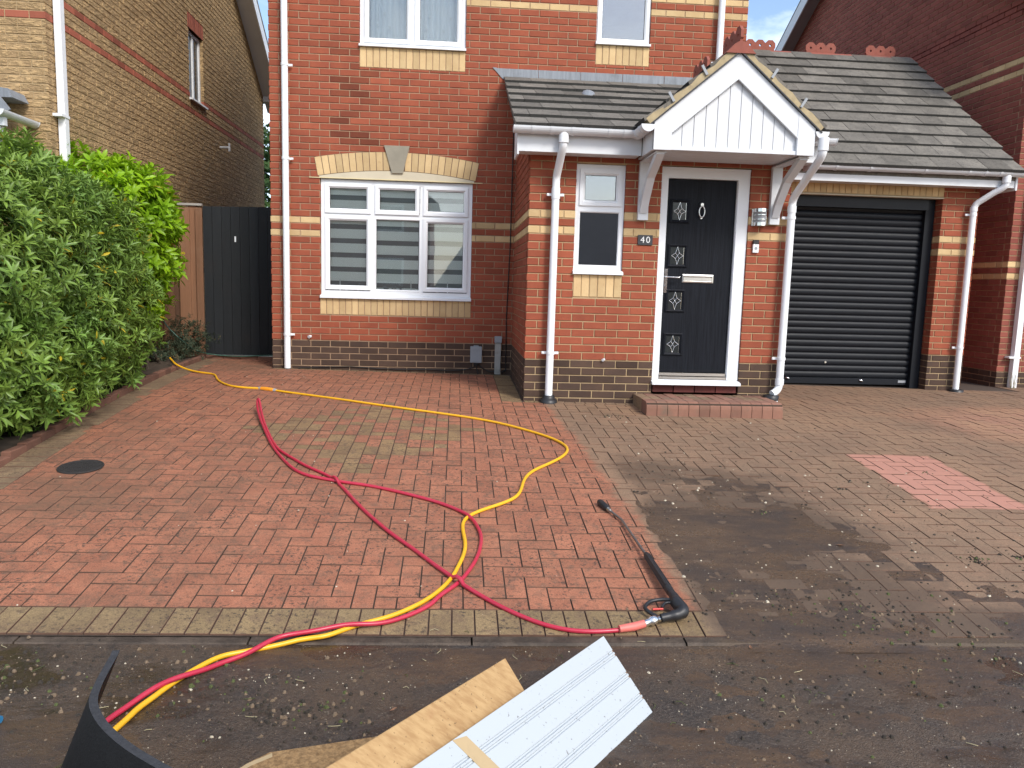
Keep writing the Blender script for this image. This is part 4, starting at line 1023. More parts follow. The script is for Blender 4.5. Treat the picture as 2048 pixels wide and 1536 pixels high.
# door step of bull-nosed blocks
stp = thing('door_step', 'low red block step with rounded edge below the front door', 'step', (4.545, -2.07, -.44))
SX0, SX1, SY0 = 3.90, 5.19, -2.35; ST = -.318
def nose_block(x0, x1, y0, y1, top, tone):
    b = MB(); pr = [(y1, top), (y0+.05, top), (y0+.02, top-.012), (y0+.004, top-.035), (y0, top-.06), (y0, top-.16), (y1, top-.16)]
    n = len(pr); vs = [(x, y, z) for x in (x0, x1) for y, z in pr]
    b.add(vs, [(i, (i+1) % n, n+(i+1) % n, n+i) for i in range(n)]+[tuple(range(n))[::-1], tuple(range(n, 2*n))], 0, tone); return b
n = 13; wd = (SX1-SX0)/n
for i in range(n):
    a = SX0+i*wd
    b = nose_block(a+.0025, a+wd-.0025, SY0, SY0+.20, ST, random.choice(TONES)); b.v = [(x-4.545, y+2.07, z+.44) for x, y, z in b.v]
    b.obj('nosing_block', 'stepcap', stp)
for i in range(13):
    a = SX0+i*wd
    for j, (y0, y1) in enumerate(((SY0+.205, SY0+.40), (SY0+.405, YP-.005))):
        b = MB(); b.box(a+.002-4.545, a+wd-.002-4.545, y0+2.07, y1+2.07, ST-.16+.44, ST+.44+random.uniform(-.003, .003), 0, random.choice(TONES), ch=.005); b.obj('step_block', 'paverbuff' if (i+j) % 5 < 2 else 'stepcap', stp)
b = MB(); b.box(SX0+.006-4.545, SX1-.006-4.545, SY0+.01+2.07, YP-.006+2.07, -.02, ST+.44-.012); b.obj('step_core', 'joint', stp)

# ------------------------------------------------------------------ neighbouring houses
XZ = Matrix(((0, 1, 0, 0), (1, 0, 0, 0), (0, 0, 1, 0), (0, 0, 0, 1)))
nl = thing('buff_brick_house', 'buff rock-faced brick house with two red bands, behind the green shrubs', 'house')
NX, NY0, NY1, NZ = -1.84, -1.10, 7.39, -.03
def roof_l(y): return 4.5+.655*min(y-NY0, NY1-y)
def nlmat(k): return 'buffred' if k in (42, 45) else 'buff'
wsd = wall_local((NX, NY0, NZ), math.pi/2)
NWIN = (4.08, 4.72, 3.36, 4.36)
bs = [b for b in bricks(.105, NY1-NY0, -5, 98, [NWIN, (4.04, 4.76, 4.36, 4.575)], nlmat, phase=.02) if b[0][3]+NZ < roof_l(NY0+(b[0][0]+b[0][1])/2)]
bs += [((4.05+i*.0885+.004, 4.05+(i+1)*.0885-.004, 4.364, 4.571), 'buffred', random.choice(TONES)) for i in range(8)]
mo = MB(); mortar(mo, 0, NY1-NY0, -.5, 4.5, [NWIN], wsd)
mo.prism([(NY0, 4.47), (NY1, 4.47), ((NY0+NY1)/2, roof_l((NY0+NY1)/2))], NX-.1, NX-.007, mat=XZ)
sidew = mo.obj('wall', 'mortar2', nl)
wfr = wall_local((-6.4, NY0, NZ), 0)
bf = bricks(0, 4.56, 5, 62, [], nlmat, phase=-.09)
mo = MB(); mortar(mo, 0, 4.56, -.5, 4.5, [], wfr); frontw = mo.obj('wall', 'mortar2', nl)
lay([(sidew, wsd, bs, math.pi/2), (frontw, wfr, bf, 0)])
b = MB(); b.box(-6.4, -6.3, NY0+.1, NY1, -.5, 4.5); b.box(-6.4, NX-.1, NY1-.1, NY1, -.5, 4.5); b.obj('outer_wall', 'mortar2', nl)
nw = part('window', nl)
b = MB(); b.ring(NY0+4.08, NY0+4.72, 3.33, 4.33, [(0, NX-.05), (0, NX-.085), (.05, NX-.085), (.05, NX-.05)], mat=XZ); b.box(NX-.085, NX-.05, NY0+4.38, NY0+4.42, 3.33, 4.33); b.obj('frame', 'upvc', nw)
b = MB(); b.box(NX-.078, NX-.072, NY0+4.12, NY0+4.68, 3.37, 4.29); b.obj('pane', 'darkglass', nw)
b = MB(); b.box(NX-.06, NX+.05, NY0+4.04, NY0+4.76, 3.305, 3.33); b.obj('sill', 'upvc', nw)
b = MB()
for s in (0, 1):
    p = [(NY0-.35, 4.5-.2), ((NY0+NY1)/2, roof_l((NY0+NY1)/2)+.06), ((NY0+NY1)/2, roof_l((NY0+NY1)/2)+.2), (NY0-.4, 4.5-.1)]
    if s: p = [(NY0+NY1-y, z) for y, z in p][::-1]
    b.prism(p, -6.9, NX+.30, mat=XZ)
b.obj('roof', 'tile', nl)
b = MB()
for s in (0, 1):
    p = [(NY0-.35, 4.5-.42), ((NY0+NY1)/2, roof_l((NY0+NY1)/2)-.14), ((NY0+NY1)/2, roof_l((NY0+NY1)/2)+.1), (NY0-.35, 4.5-.18)]
    if s: p = [(NY0+NY1-y, z) for y, z in p][::-1]
    b.prism(p, NX+.28, NX+.305, mat=XZ)
b.obj('bargeboard', 'upvc', nl)
b = MB()
for s in (0, 1):
    p = [(NY0-.35, 4.5-.38), ((NY0+NY1)/2, roof_l((NY0+NY1)/2)-.08), ((NY0+NY1)/2, roof_l((NY0+NY1)/2)-.06), (NY0-.35, 4.5-.36)]
    if s: p = [(NY0+NY1-y, z) for y, z in p][::-1]
    b.prism(p, NX, NX+.28, mat=XZ)
b.box(NX, NX+.28, NY1-.02, NY1+.3, 4.26, 4.42)
b.obj('verge_soffit', 'upvcold', nl)
b = MB(); b.box(NX+.012, NX+.080, NY0+.13, NY0+.205, -.3, 4.4, ch=.008); sp = b.obj('square_downpipe', 'upvc', nl)
b = MB(); b.box(NX, NX+.088, NY0+.05, NY0+.212, 2.235, 2.262); b.obj('pipe_clip', 'upvc', sp)
b = MB(); b.tube([(NX+.01, NY0+.245, 2.34), (NX+.03, NY0+.25, 2.42), (NX+.012, NY0+.245, 2.52)], .006, 6); b.obj('cable_loop', 'cable', nl)
b = MB(); b.tube([(NX, 4.4, 2.86), (NX+.16, 4.4, 2.86)], .018, 8); b.tube([(NX+.15, 4.4, 2.80), (NX+.15, 4.4, 2.93)], .018, 8); b.obj('vent_stub', 'upvc', nl)
b = MB(); b.prism([(-3.6, 2.30), (-2.03, 2.30), (-1.93, 2.17), (-2.0, 2.12), (-2.05, 2.16), (-3.6, 2.62)], NY0-.52, NY0-.5)
b.prism([(-3.2, 2.52), (-2.06, 2.40), (-2.02, 2.32), (-3.2, 2.32)], NY0-.3, NY0-.02); b.obj('porch_flashing', 'lead', nl)
gpt = part('porch_eaves', nl)
gutter(gpt, (-1.985, NY0-.62, 2.15), (-1.985, NY0-.02, 2.15), .055)
slab('fascia', gpt, 'upvcold', -2.7, -1.97, NY0-.55, NY0-.5, 2.02, 2.13); slab('cornice', gpt, 'upvcold', -2.7, -2.02, NY0-.52, NY0-.45, 1.92, 2.02); slab('cornice', gpt, 'upvcold', -2.7, -2.08, NY0-.5, NY0-.4, 1.82, 1.92)

nr = thing('plum_brick_house', 'shaded red brick house with white bargeboard beyond the garage', 'house')
RX, RY0, RY1, RZ = 9.2, .30, 8.9, -.245
def roof_r(y): return 4.35+.563*min(y-RY0+.55, RY1+1.4-y)
def nrmat(k): return 'dark' if k < 0 else ('cream' if k in (16, 18, 50, 52) else 'redneigh')
wrs = wall_local((RX, RY1, RZ), -math.pi/2)
bs = [b for b in bricks(0, RY1-RY0-.105, -6, 96, [], nrmat, phase=.05) if b[0][3]+RZ < roof_r(RY1-(b[0][0]+b[0][1])/2)-.05]
mo = MB(); mortar(mo, 0, RY1-RY0-.01, -.7, 4.5, [], wrs)
mo.prism([(RY0, 4.48), (RY1, 4.48), (RY1, roof_r(RY1)), ((RY0+RY1)/2+.42, roof_r((RY0+RY1)/2+.42)), (RY0, roof_r(RY0))], RX+.007, RX+.1, mat=XZ)
rsw = mo.obj('wall', 'mortar', nr)
wrf = wall_local((RX, RY0, RZ), 0); bf = bricks(0, 3.5, -6, 62, [], nrmat, phase=-.1125)
mo = MB(); mortar(mo, 0, 3.5, -.7, 4.5, [], wrf); rfw = mo.obj('wall', 'mortar2', nr)
lay([(rsw, wrs, bs, -math.pi/2), (rfw, wrf, bf, 0)])
ym = (RY0+RY1)/2+.42
b = MB()
for pa in ([(RY0-.4, roof_r(RY0)-.22), (ym, roof_r(ym)), (ym, roof_r(ym)+.14), (RY0-.4, roof_r(RY0)-.08)], [(ym, roof_r(ym)), (RY1+1.3, roof_r(RY1+1.3)), (RY1+1.3, roof_r(RY1+1.3)+.14), (ym, roof_r(ym)+.14)]):
    b.prism(pa, RX-.26, RX+6, mat=XZ)
b.obj('roof', 'tile', nr)
b = MB()
for pa in ([(RY0-.4, roof_r(RY0)-.44), (ym, roof_r(ym)-.22), (ym, roof_r(ym)+.04), (RY0-.4, roof_r(RY0)-.18)], [(ym, roof_r(ym)-.22), (RY1+1.3, roof_r(RY1+1.3)-.22), (RY1+1.3, roof_r(RY1+1.3)+.04), (ym, roof_r(ym)+.04)]):
    b.prism(pa, RX-.285, RX-.26, mat=XZ)
b.obj('bargeboard', 'upvcold', nr)
b = MB()
for pa in ([(RY0-.4, roof_r(RY0)-.36), (ym, roof_r(ym)-.14), (ym, roof_r(ym)-.12), (RY0-.4, roof_r(RY0)-.34)], [(ym, roof_r(ym)-.14), (RY1+1.3, roof_r(RY1+1.3)-.14), (RY1+1.3, roof_r(RY1+1.3)-.12), (ym, roof_r(ym)-.12)]):
    b.prism(pa, RX-.26, RX, mat=XZ)
b.obj('verge_soffit', simple('grey verge soffit', (.30, .29, .30), .6), nr)
b = MB(); b.box(RX+.16, RX+.235, RY0-.085, RY0-.01, -.50, 4.3, ch=.008); sp = b.obj('square_downpipe', 'upvc', nr)
b = MB(); b.box(RX+.09, RX+.245, RY0-.092, RY0, -.06, -.035); b.obj('pipe_clip', 'upvc', sp)
b = MB(); b.box(RX+.1, RX+.6, RY0-.28, RY0-.1, -.56, -.47, ch=.01); b.obj('gully_kerb', 'edging', nr)

# houses across the road, seen only in the window panes
for i, (x0, x1, ev, rg, lab) in enumerate(((-6.5, .9, 4.4, 7.4, 'brown-roofed brick house across the road mirrored in the big window'), (1.5, 3.4, .6, 2.5, 'low gabled outbuilding across the road mirrored in the lower panes of the big window'), (5.0, 12.5, 1.5, 4.7, 'low brown-roofed house across the road mirrored in the porch window'))):
    h = thing('brick_house' if i != 1 else 'outbuilding', lab, 'house' if i != 1 else 'outbuilding')
    b = MB(); b.box(x0, x1, -34, -27, -1.6, ev); b.obj('wall', 'redneigh', h)
    b = MB(); xm = (x0+x1)/2
    if i < 2: b.prism([(x0-.4, ev-.1), (x1+.4, ev-.1), (xm, rg)], -34.4, -26.6)
    else: b.prism([(-34.5, ev-.1), (-26.5, ev-.1), (-30.5, rg)], x0-.4, x1+.4, mat=XZ)
    b.obj('roof', 'farroof', h)
    if i == 0:
        for wx in (x0+1.2, x1-2.6):
            for wz in (.6, 3.0):
                f = MB(); f.box(wx, wx+1.4, -27, -26.95, wz, wz+1.2); o = f.obj('window', 'upvc', h)
                f = MB(); f.box(wx+.1, wx+1.3, -26.95, -26.93, wz+.1, wz+1.1); f.obj('pane', 'darkglass', o)

# ------------------------------------------------------------------ fence and gate
FY = .90
fe = thing('fence_panel', 'brown timber fence boards between the shrubs and the dark gate', 'fence', (-1.4, FY, -.25))
x = -1.84; i = 0
while x < -1.06:
    wd = .098 if i % 2 == 0 else .135
    b = MB(); yo = .0 if i % 2 == 0 else -.026; b.box(x+1.4, min(x+wd, -1.045)+1.4, yo, yo+.016, -.1, 1.82+random.uniform(-.012, .012), 0, random.choice(TONES), ch=.003); b.obj('board', 'fencewood', fe)
    x += wd-.012; i += 1
for z in (.2, 1.0, 1.7):
    b = MB(); b.box(-.44, .35, .018, .06, z, z+.07); b.obj('rail', 'fencewood', fe)
b = MB(); b.box(-.44, .35, -.025, .03, 1.835, 1.862); b.obj('cap', simple('grey fence cap', (.33, .31, .28), .8), fe)
ga = thing('garden_gate', 'dark painted boarded gate between the brown fence and the brick house', 'gate', (-.52, FY, -.28))
n = 9; gw = 1.02/n
for i in range(n):
    b = MB(); x0 = -1.04+i*gw+.52; b.box(x0+.002, x0+gw-.002, -.012, .010, 0, 1.862+.002*i, 0, random.choice(TONES), ch=.004); b.obj('board', 'gatewood', ga)
for z in (.15, .9, 1.6):
    b = MB(); b.box(-.52, .5, .012, .05, z, z+.1); b.obj('rail', 'gatewood', ga)
b = MB(); b.box(-.135, -.115, -.014, -.011, 1.43, 1.50); b.obj('paint_scuff', 'upvcold', ga)

# ------------------------------------------------------------------ plants
def leaf_cloud(center, radii, count, nleaf, L, wd, expo=2.4, depth=(.70, 1.04), lump=.10, up=.35, yellow=.02, seed=1, zmin=None, curl=.25):
    r = np.random.default_rng(seed)
    d = r.normal(size=(count, 3)); d /= np.linalg.norm(d, axis=1)[:, None]
    s = (np.abs(d)**expo).sum(1)**(-1/expo)
    lumpv = 1+lump*(np.sin(d[:, 0]*7+d[:, 2]*5+seed)+np.sin(d[:, 1]*9-d[:, 2]*6+2*seed)+np.sin(d[:, 0]*15+d[:, 1]*13+d[:, 2]*17))/2
    fr = r.uniform(depth[0], depth[1], count)**.8
    P = np.array(center)+d*(s*fr*lumpv)[:, None]*np.array(radii)
    ax = d/np.array(radii); ax /= np.linalg.norm(ax, axis=1)[:, None]
    ax = ax+np.array([0, 0, up])+r.normal(size=(count, 3))*.38; ax /= np.linalg.norm(ax, axis=1)[:, None]
    if zmin is not None:
        ok = P[:, 2] > zmin; P, ax, fr = P[ok], ax[ok], fr[ok]; count = len(P)
    a = np.cross(ax, r.normal(size=(count, 3))); a /= np.linalg.norm(a, axis=1)[:, None]; b = np.cross(ax, a)
    N_ = count*nleaf
    th = (np.arange(nleaf)*2.399)[None, :]+r.uniform(0, 6.28, (count, 1))
    el = np.linspace(.95, .12, nleaf)[None, :]+r.normal(size=(count, nleaf))*.14
    rad = np.cos(th)[..., None]*a[:, None]+np.sin(th)[..., None]*b[:, None]
    D = rad*np.cos(el)[..., None]+ax[:, None]*np.sin(el)[..., None]
    Nn = -rad*np.sin(el)[..., None]+ax[:, None]*np.cos(el)[..., None]
    S = np.cross(D, Nn)
    ll = L*r.uniform(.65, 1.2, (count, nleaf, 1)); ww = wd*r.uniform(.75, 1.2, (count, nleaf, 1))
    base = P[:, None]-ax[:, None]*(np.linspace(0, .03, nleaf)[None, :, None])*(L/.08)
    def pt(f, s_, n_): return base+D*ll*f+S*ww*s_+Nn*(ll*n_)
    c = curl
    V = np.stack([pt(0, 0, 0), pt(.35, -.5, .05), pt(.35, 0, -.02+.04*c), pt(.35, .5, .05), pt(.72, -.42, .02-.1*c), pt(.72, 0, -.05-.1*c), pt(.72, .42, .02-.1*c), pt(1, 0, -.1-.3*c)], axis=2).reshape(-1, 3)
    F = np.array([[0, 1, 2, 0], [0, 2, 3, 0], [1, 4, 5, 2], [2, 5, 6, 3], [4, 7, 5, 4], [5, 7, 6, 5]])
    t = r.uniform(-.7, .7, (count, 1))*.6+r.uniform(-.5, .5, (count, nleaf)); y = r.random((count, nleaf)) < yellow; t = np.where(y, 1.5, t).reshape(-1)
    return V, N_, t
def leaf_mesh(name, mat, clouds):
    verts = []; loops = []; starts = []; tones = []; vo = 0; ls = 0
    for V, n, t in clouds:
        verts.append(V); base = np.arange(n)[:, None]*8+vo
        pat = [(0, 1, 2), (0, 2, 3), (1, 4, 5, 2), (2, 5, 6, 3), (4, 7, 5), (5, 7, 6)]
        flat = np.concatenate([np.array(p) for p in pat]); loops.append((base+flat[None, :]).reshape(-1))
        st = np.cumsum([0]+[len(p) for p in pat[:-1]]); starts.append((np.arange(n)[:, None]*20+st[None, :]+ls).reshape(-1))
        tones.append(np.repeat(t, 6)); vo += n*8; ls += n*20
    V = np.concatenate(verts); Lp = np.concatenate(loops); St = np.concatenate(starts); T = np.concatenate(tones)
    me = bpy.data.meshes.new(name); me.vertices.add(len(V)); me.vertices.foreach_set('co', V.astype(np.float32).reshape(-1))
    me.loops.add(len(Lp)); me.loops.foreach_set('vertex_index', Lp.astype(np.int32)); me.polygons.add(len(St)); me.polygons.foreach_set('loop_start', St.astype(np.int32))
    at = me.attributes.new('tone', 'FLOAT', 'FACE'); at.data.foreach_set('value', T.astype(np.float32))
    me.materials.append(MAT[mat]); me.update(calc_edges=True); me.polygons.foreach_set('use_smooth', np.ones(len(St), dtype=bool)); return me
def stems(parent, base, center, radii, n, seed):
    r = random.Random(seed); b = MB()
    for i in range(n):
        a = r.uniform(0, 6.28); q = r.uniform(.3, .85); tip = Vector(center)+Vector((radii[0]*math.cos(a)*q, radii[1]*math.sin(a)*q, radii[2]*r.uniform(-.2, .6)))
        b0 = Vector(base)+Vector((radii[0]*.5*r.uniform(-1, 1), radii[1]*.6*r.uniform(-1, 1), 0)); m = (b0+tip)/2+Vector((r.uniform(-.1, .1), r.uniform(-.1, .1), .08))
        b.tube([b0, m, tip], [.016, .011, .005], 6)
    b.obj('stem', 'bark', parent)
s1 = thing('evergreen_shrub', 'large dark green evergreen shrub with narrow leaves spilling over the bed edging', 'shrub', (-1.4, -2.7, -.35))
C1, R1 = (-1.50, -2.83, .50), (.84, 1.92, 1.17)
l1 = leaf_mesh('foliage', 'leafdark', [leaf_cloud(C1, R1, 5000, 10, .090, .0215, 2.7, (.74, 1.05), .08, .4, .010, 3, zmin=-.42),
                                       leaf_cloud((-1.22, -3.55, .02), (.66, 1.05, .48), 1300, 10, .088, .0215, 2.5, (.6, 1.05), .09, .3, .010, 23, zmin=-.50),
                                       leaf_cloud(C1, (.70, 1.7, 1.02), 1900, 9, .090, .024, 2.7, (.6, .95), .07, .3, .05, 13, zmin=-.42)])
link('foliage', l1, s1).matrix_parent_inverse = Matrix.Translation((1.4, 2.7, .35))
st_ = part('branch', s1); st_.matrix_parent_inverse = Matrix.Translation((1.4, 2.7, .35)); stems(st_, (-1.5, -2.7, -.4), C1, R1, 26, 4)
s2 = thing('laurel_shrub', 'bright lime green laurel behind the dark shrub beside the fence', 'shrub', (-1.5, -.45, -.33))
C2, R2 = (-1.66, -.42, 1.16), (.68, .85, .78)
l2 = leaf_mesh('foliage', 'leaflime', [leaf_cloud(C2, R2, 1500, 8, .115, .040, 2.4, (.72, 1.08), .09, .6, .01, 5, curl=.4),
                                       leaf_cloud((-1.58, -.45, .62), (.50, .7, .62), 500, 8, .11, .038, 2.3, (.7, 1.0), .1, .5, .02, 6, curl=.4),
                                       leaf_cloud((-1.95, -1.5, 1.35), (.5, 1.2, .50), 500, 7, .11, .036, 2.3, (.8, 1.1), .1, .9, .01, 16, curl=.4)])
link('foliage', l2, s2).matrix_parent_inverse = Matrix.Translation((1.5, .45, .33))
st_ = part('branch', s2); st_.matrix_parent_inverse = Matrix.Translation((1.5, .45, .33)); stems(st_, (-1.5, -.4, -.35), C2, R2, 14, 5)
s3 = thing('twiggy_plant', 'small grey-green twiggy plant at the foot of the brown fence', 'plant', (-1.2, .62, -.3))
l3 = leaf_mesh('foliage', 'leafgrey', [leaf_cloud((-1.16, .60, -.06), (.30, .2, .26), 330, 7, .045, .010, 2., (.3, 1.1), .2, .6, .08, 8, zmin=-.33),
                                       leaf_cloud((-1.3, .1, -.20), (.32, .5, .14), 260, 7, .045, .012, 2., (.3, 1.1), .2, .6, .15, 9, zmin=-.33)])
link('foliage', l3, s3).matrix_parent_inverse = Matrix.Translation((1.2, -.62, .3))
tr = thing('garden_tree', 'green garden tree glimpsed in the gap between the two houses', 'tree', (-3.6, 13.5, -.6))
l4 = leaf_mesh('crown', 'leaftree', [leaf_cloud((-3.4, 13.2, 2.6), (1.8, 1.8, 2.5), 1700, 8, .16, .07, 2.2, (.4, 1.05), .16, .4, 0, 11)])
link('crown', l4, tr).matrix_parent_inverse = Matrix.Translation((3.6, -13.5, .6))
b = MB(); b.tube([(0, 0, -.8), (.05, 0, 1.5), (.1, -.2, 3.4)], [.14, .10, .04], 8); b.obj('trunk', 'bark', tr)
wd_ = thing('dry_weed', 'pale dry weed standing by the white square downpipe past the garage', 'weed', (9.36, .16, -.52))
b = MB(); rr_ = random.Random(3)
for i in range(9):
    a = rr_.uniform(-.13, .02); b.tube([(a*.4, rr_.uniform(-.03, .03), 0), (a*.7, -.02, .12), (a*1.2+rr_.uniform(-.03, .03), -.03, rr_.uniform(.18, .30))], [.004, .003, .002], 5)
b.obj('stem', simple('dry stalk', (.30, .27, .19), .9), wd_)

# ------------------------------------------------------------------ hoses, lance, drain
def smooth_path(P, sub=5):
    P = [Vector(p) for p in P]; out = []
    for i in range(len(P)-1):
        p0, p1, p2, p3 = P[max(i-1, 0)], P[i], P[i+1], P[min(i+2, len(P)-1)]
        for k in range(sub):
            t = k/sub; out.append(.5*((2*p1)+(p2-p0)*t+(2*p0-5*p1+4*p2-p3)*t*t+(3*p1-p0-3*p2+p3)*t*t*t))
    return out+[P[-1]]
RED = [(2.873,-6.055),(2.743,-6.071),(2.616,-6.049),(2.492,-5.981),(2.366,-5.869),(2.279,-5.775),(2.189,-5.676),(2.076,-5.517),(1.952,-5.322),(1.837,-5.168),(1.733,-5.002),(1.604,-4.770),(1.495,-4.537),(1.409,-4.367),(1.327,-4.250),(1.171,-4.095),(1.020,-3.891),(0.888,-3.708),(0.740,-3.324),(0.590,-2.90),(0.515,-2.66),(.475,-2.575),(0.525,-2.78),(0.706,-3.283),(0.834,-3.625),(0.925,-3.824),(1.045,-4.068),(1.154,-4.229),(1.262,-4.301),(1.362,-4.342),(1.453,-4.383),(1.591,-4.420),(1.754,-4.499),(1.922,-4.599),(2.085,-4.711),(2.194,-4.832),(2.259,-4.936),(2.297,-5.092),(2.302,-5.216),(2.276,-5.406),(2.223,-5.564),(2.175,-5.676),(2.090,-5.791),(2.054,-5.864),(1.961,-5.951),(1.871,-6.008),(1.781,-6.041),(1.691,-6.053),(1.577,-6.098),(1.463,-6.120),(1.405,-6.176),(1.354,-6.241),(1.261,-6.307),(1.223,-6.363),(1.145,-6.446),(1.093,-6.514),(1.053,-6.579),(1.026,-6.633),(0.998,-6.719),(.99,-6.95),(1.1,-7.4)]
YEL = [(-1.06,-.30),(-.98,-.42),(-.93,-.50),(-0.750,-0.60),(-0.545,-0.723),(-0.413,-0.798),(-0.302,-1.122),(-0.141,-1.412),(0.038,-1.583),(0.279,-1.606),(0.400,-1.675),(0.576,-1.775),(1.083,-2.034),(1.565,-2.306),(2.016,-2.520),(2.442,-2.754),(2.704,-3.012),(2.884,-3.226),(2.979,-3.410),(3.004,-3.581),(2.930,-3.772),(2.800,-3.952),(2.680,-4.098),(2.610,-4.271),(2.578,-4.456),(2.530,-4.599),(2.423,-4.710),(2.300,-4.815),(2.231,-4.903),(2.203,-4.996),(2.206,-5.114),(2.218,-5.257),(2.204,-5.390),(2.175,-5.515),(2.143,-5.630),(2.082,-5.754),(2.003,-5.857),(1.897,-5.951),(1.807,-5.997),(1.720,-6.042),(1.639,-6.108),(1.569,-6.120),(1.470,-6.154),(1.364,-6.198),(1.314,-6.221),(1.244,-6.252),(1.189,-6.341),(1.135,-6.446),(1.104,-6.543),(1.077,-6.615),(1.067,-6.684),(1.046,-6.774),(1.04,-6.95),(1.15,-7.4)]
HR = .0105
def lay_hose(P, over, lap=None):
    q = smooth_path([(x, y, 0) for x, y in P], 6)
    for _ in range(10): q = [q[0]]+[(q[i-1]+q[i]*2+q[i+1])/4 for i in range(1, len(q)-1)]+[q[-1]]
    z = [surf(p.x, p.y)+HR+over(i/(len(q)-1), p) for i, p in enumerate(q)]
    for other, h in lap or ():
        for i, p in enumerate(q):
            m = min((p.xy-o.xy).length for o in other)
            if m < .035: z[i] += h*math.sqrt(max(0, 1-(m/.035)**2))
    for _ in range(25): z = [z[0]]+[max(surf(q[i].x, q[i].y)+HR*.9, (z[i-1]+z[i]*2+z[i+1])/4) for i in range(1, len(q)-1)]+[z[-1]]
    return [Vector((p.x, p.y, h)) for p, h in zip(q, z)]
sp_y = lay_hose(YEL, lambda f, p: .10 if p.x < -.9 and p.y > -.35 else (.07 if p.x < -.85 and p.y > -.56 else 0.))
KF = 20.6/(len(RED)-1)
lift = lambda f, p: .12*math.exp(-((f-KF)/.022)**2)
second = lay_hose(RED[22:], lambda f, p: 0.)
sp_r = lay_hose(RED, lift, [(sp_y, .021)])
n1 = int(len(sp_r)*KF)-6
for i in range(n1):                            # first lap rides over the second where they cross
    m = min((sp_r[i].xy-o.xy).length for o in second)
    if m < .03 and i < n1-30: sp_r[i] = sp_r[i]+Vector((0, 0, .021*math.sqrt(1-(m/.03)**2)))
yh = thing('garden_hose', 'long yellow hose snaking from the shrubs across the red paving to the road', 'hose', tuple(sp_y[0]))
def rel(o, root): o.matrix_parent_inverse = Matrix.Translation(-Vector(root.location)); return o
b = MB(); b.tube(sp_y, HR, 8); rel(b.obj('tube', 'yellowhose', yh), yh)
i0 = next(i for i, p in enumerate(sp_y) if p[0] > .279); pa, pb = Vector(sp_y[i0-1]), Vector(sp_y[i0+5]); dd = (pb-pa).normalized()
b = MB(); b.tube([pa, pa+dd*.03, pb-dd*.03, pb], [.017, .021, .021, .017], 12); rel(b.obj('connector', 'orange', yh), yh)
b = MB(); b.tube([pa-dd*.03, pa], [.014, .018], 10); b.tube([pb, pb+dd*.035], [.018, .013], 10); rel(b.obj('connector_ring', 'greyplastic', yh), yh)
rh = thing('pressure_hose', 'crimson high-pressure hose folded in a long loop on the red paving', 'hose', tuple(sp_r[0]))
b = MB(); b.tube(sp_r, HR*.98, 8); rel(b.obj('tube', 'redhose', rh), rh)
gh = MB(); gp = smooth_path([(-1.42, .4, .36), (-1.40, .4, .22), (-1.33, .42, .083), (-1.19, .45, -.065), (-1.05, .55, -.20), (-.9, .74, -.268), (-.6, .745, -.285), (-.3, .75, -.27), (-.02, .76, -.25), (.0, .83, -.24)], 5); gh.tube(gp, .008, 7)
tag(gh.obj('garden_hose', 'greenhose'), 'thin dark green hose drooping past the fence to the foot of the gate', 'hose')
la = thing('pressure_lance', 'pressure washer lance with black trigger gun lying on the paving edge', 'pressure lance', (3.17, -5.8, -.74))
def lz(x, y, dz): return Vector((x, y, surf(x, y)+dz))
A0, A1, A2, A3, A4 = lz(3.040, -4.667, .022), lz(3.072, -4.775, .02), lz(3.123, -4.92, .016), lz(3.154, -5.384, .03), lz(3.17, -5.805, .045)
b = MB(); b.tube([A0, A0+(A1-A0)*.15, A0+(A1-A0)*.75, A1], [.017, .021, .021, .015], 12); rel(b.obj('nozzle', 'blackplastic', la), la)
b = MB(); b.tube([A1-(A1-A0)*.1, A1+(A2-A1)*.2], [.014, .013], 10); rel(b.obj('nozzle_coupling', 'steel', la), la)
b = MB(); b.tube([A1, A1+(A2-A1)*.5, A2, A2+(A3-A2)*.1, A3+(A4-A3)*.3], .0075, 10); rel(b.obj('lance_tube', simple('dull steel tube', (.33, .32, .31), .42, .15, 20, metal=1., dirt=.3), la), la)
b = MB(); b.tube([A3, A3+(A4-A3)*.06, A3+(A4-A3)*.9, A4], [.013, .0185, .0205, .02], 12)
for k in range(6):
    a = k*math.pi/3; off = Vector((math.cos(a), 0, math.sin(a)))*.0165; b.tube([A3+(A4-A3)*.08+off, A3+(A4-A3)*.88+off*1.15], .0045, 6)
rel(b.obj('grip_sleeve', 'blackplastic', la), la)
G0, G1, G2, G3 = A4, lz(3.170, -5.90, .05), lz(3.178, -5.965, .042), lz(3.075, -5.992, .03)
b = MB(); b.tube(smooth_path([A4+(A3-A4)*.02, lz(3.172, -5.86, .05), G1, lz(3.182, -5.948, .046), lz(3.165, -5.975, .042), lz(3.12, -5.985, .036), G3], 4), [.019]*3+[.023]*4+[.030]*5+[.030]*4+[.024]*4+[.019]*5, 12)
rel(b.obj('gun_body', 'blackplastic', la), la)
b = MB(); b.tube(smooth_path([lz(3.160, -5.868, .045), lz(3.115, -5.855, .04), lz(3.06, -5.862, .034), lz(3.025, -5.90, .03), lz(3.030, -5.94, .03), lz(3.062, -5.985, .03)], 5), .009, 8); rel(b.obj('trigger_guard', 'blackplastic', la), la)
b = MB(); b.tube(smooth_path([lz(3.155, -5.90, .05), lz(3.12, -5.895, .046), lz(3.095, -5.925, .04)], 4), .007, 8); rel(b.obj('trigger', 'blackplastic', la), la)
b = MB(); b.tube([lz(3.098, -5.935, .04), lz(3.05, -5.938, .04)], .005, 6); rel(b.obj('safety_catch', simple('red catch', (.65, .05, .04), .4), la), la)
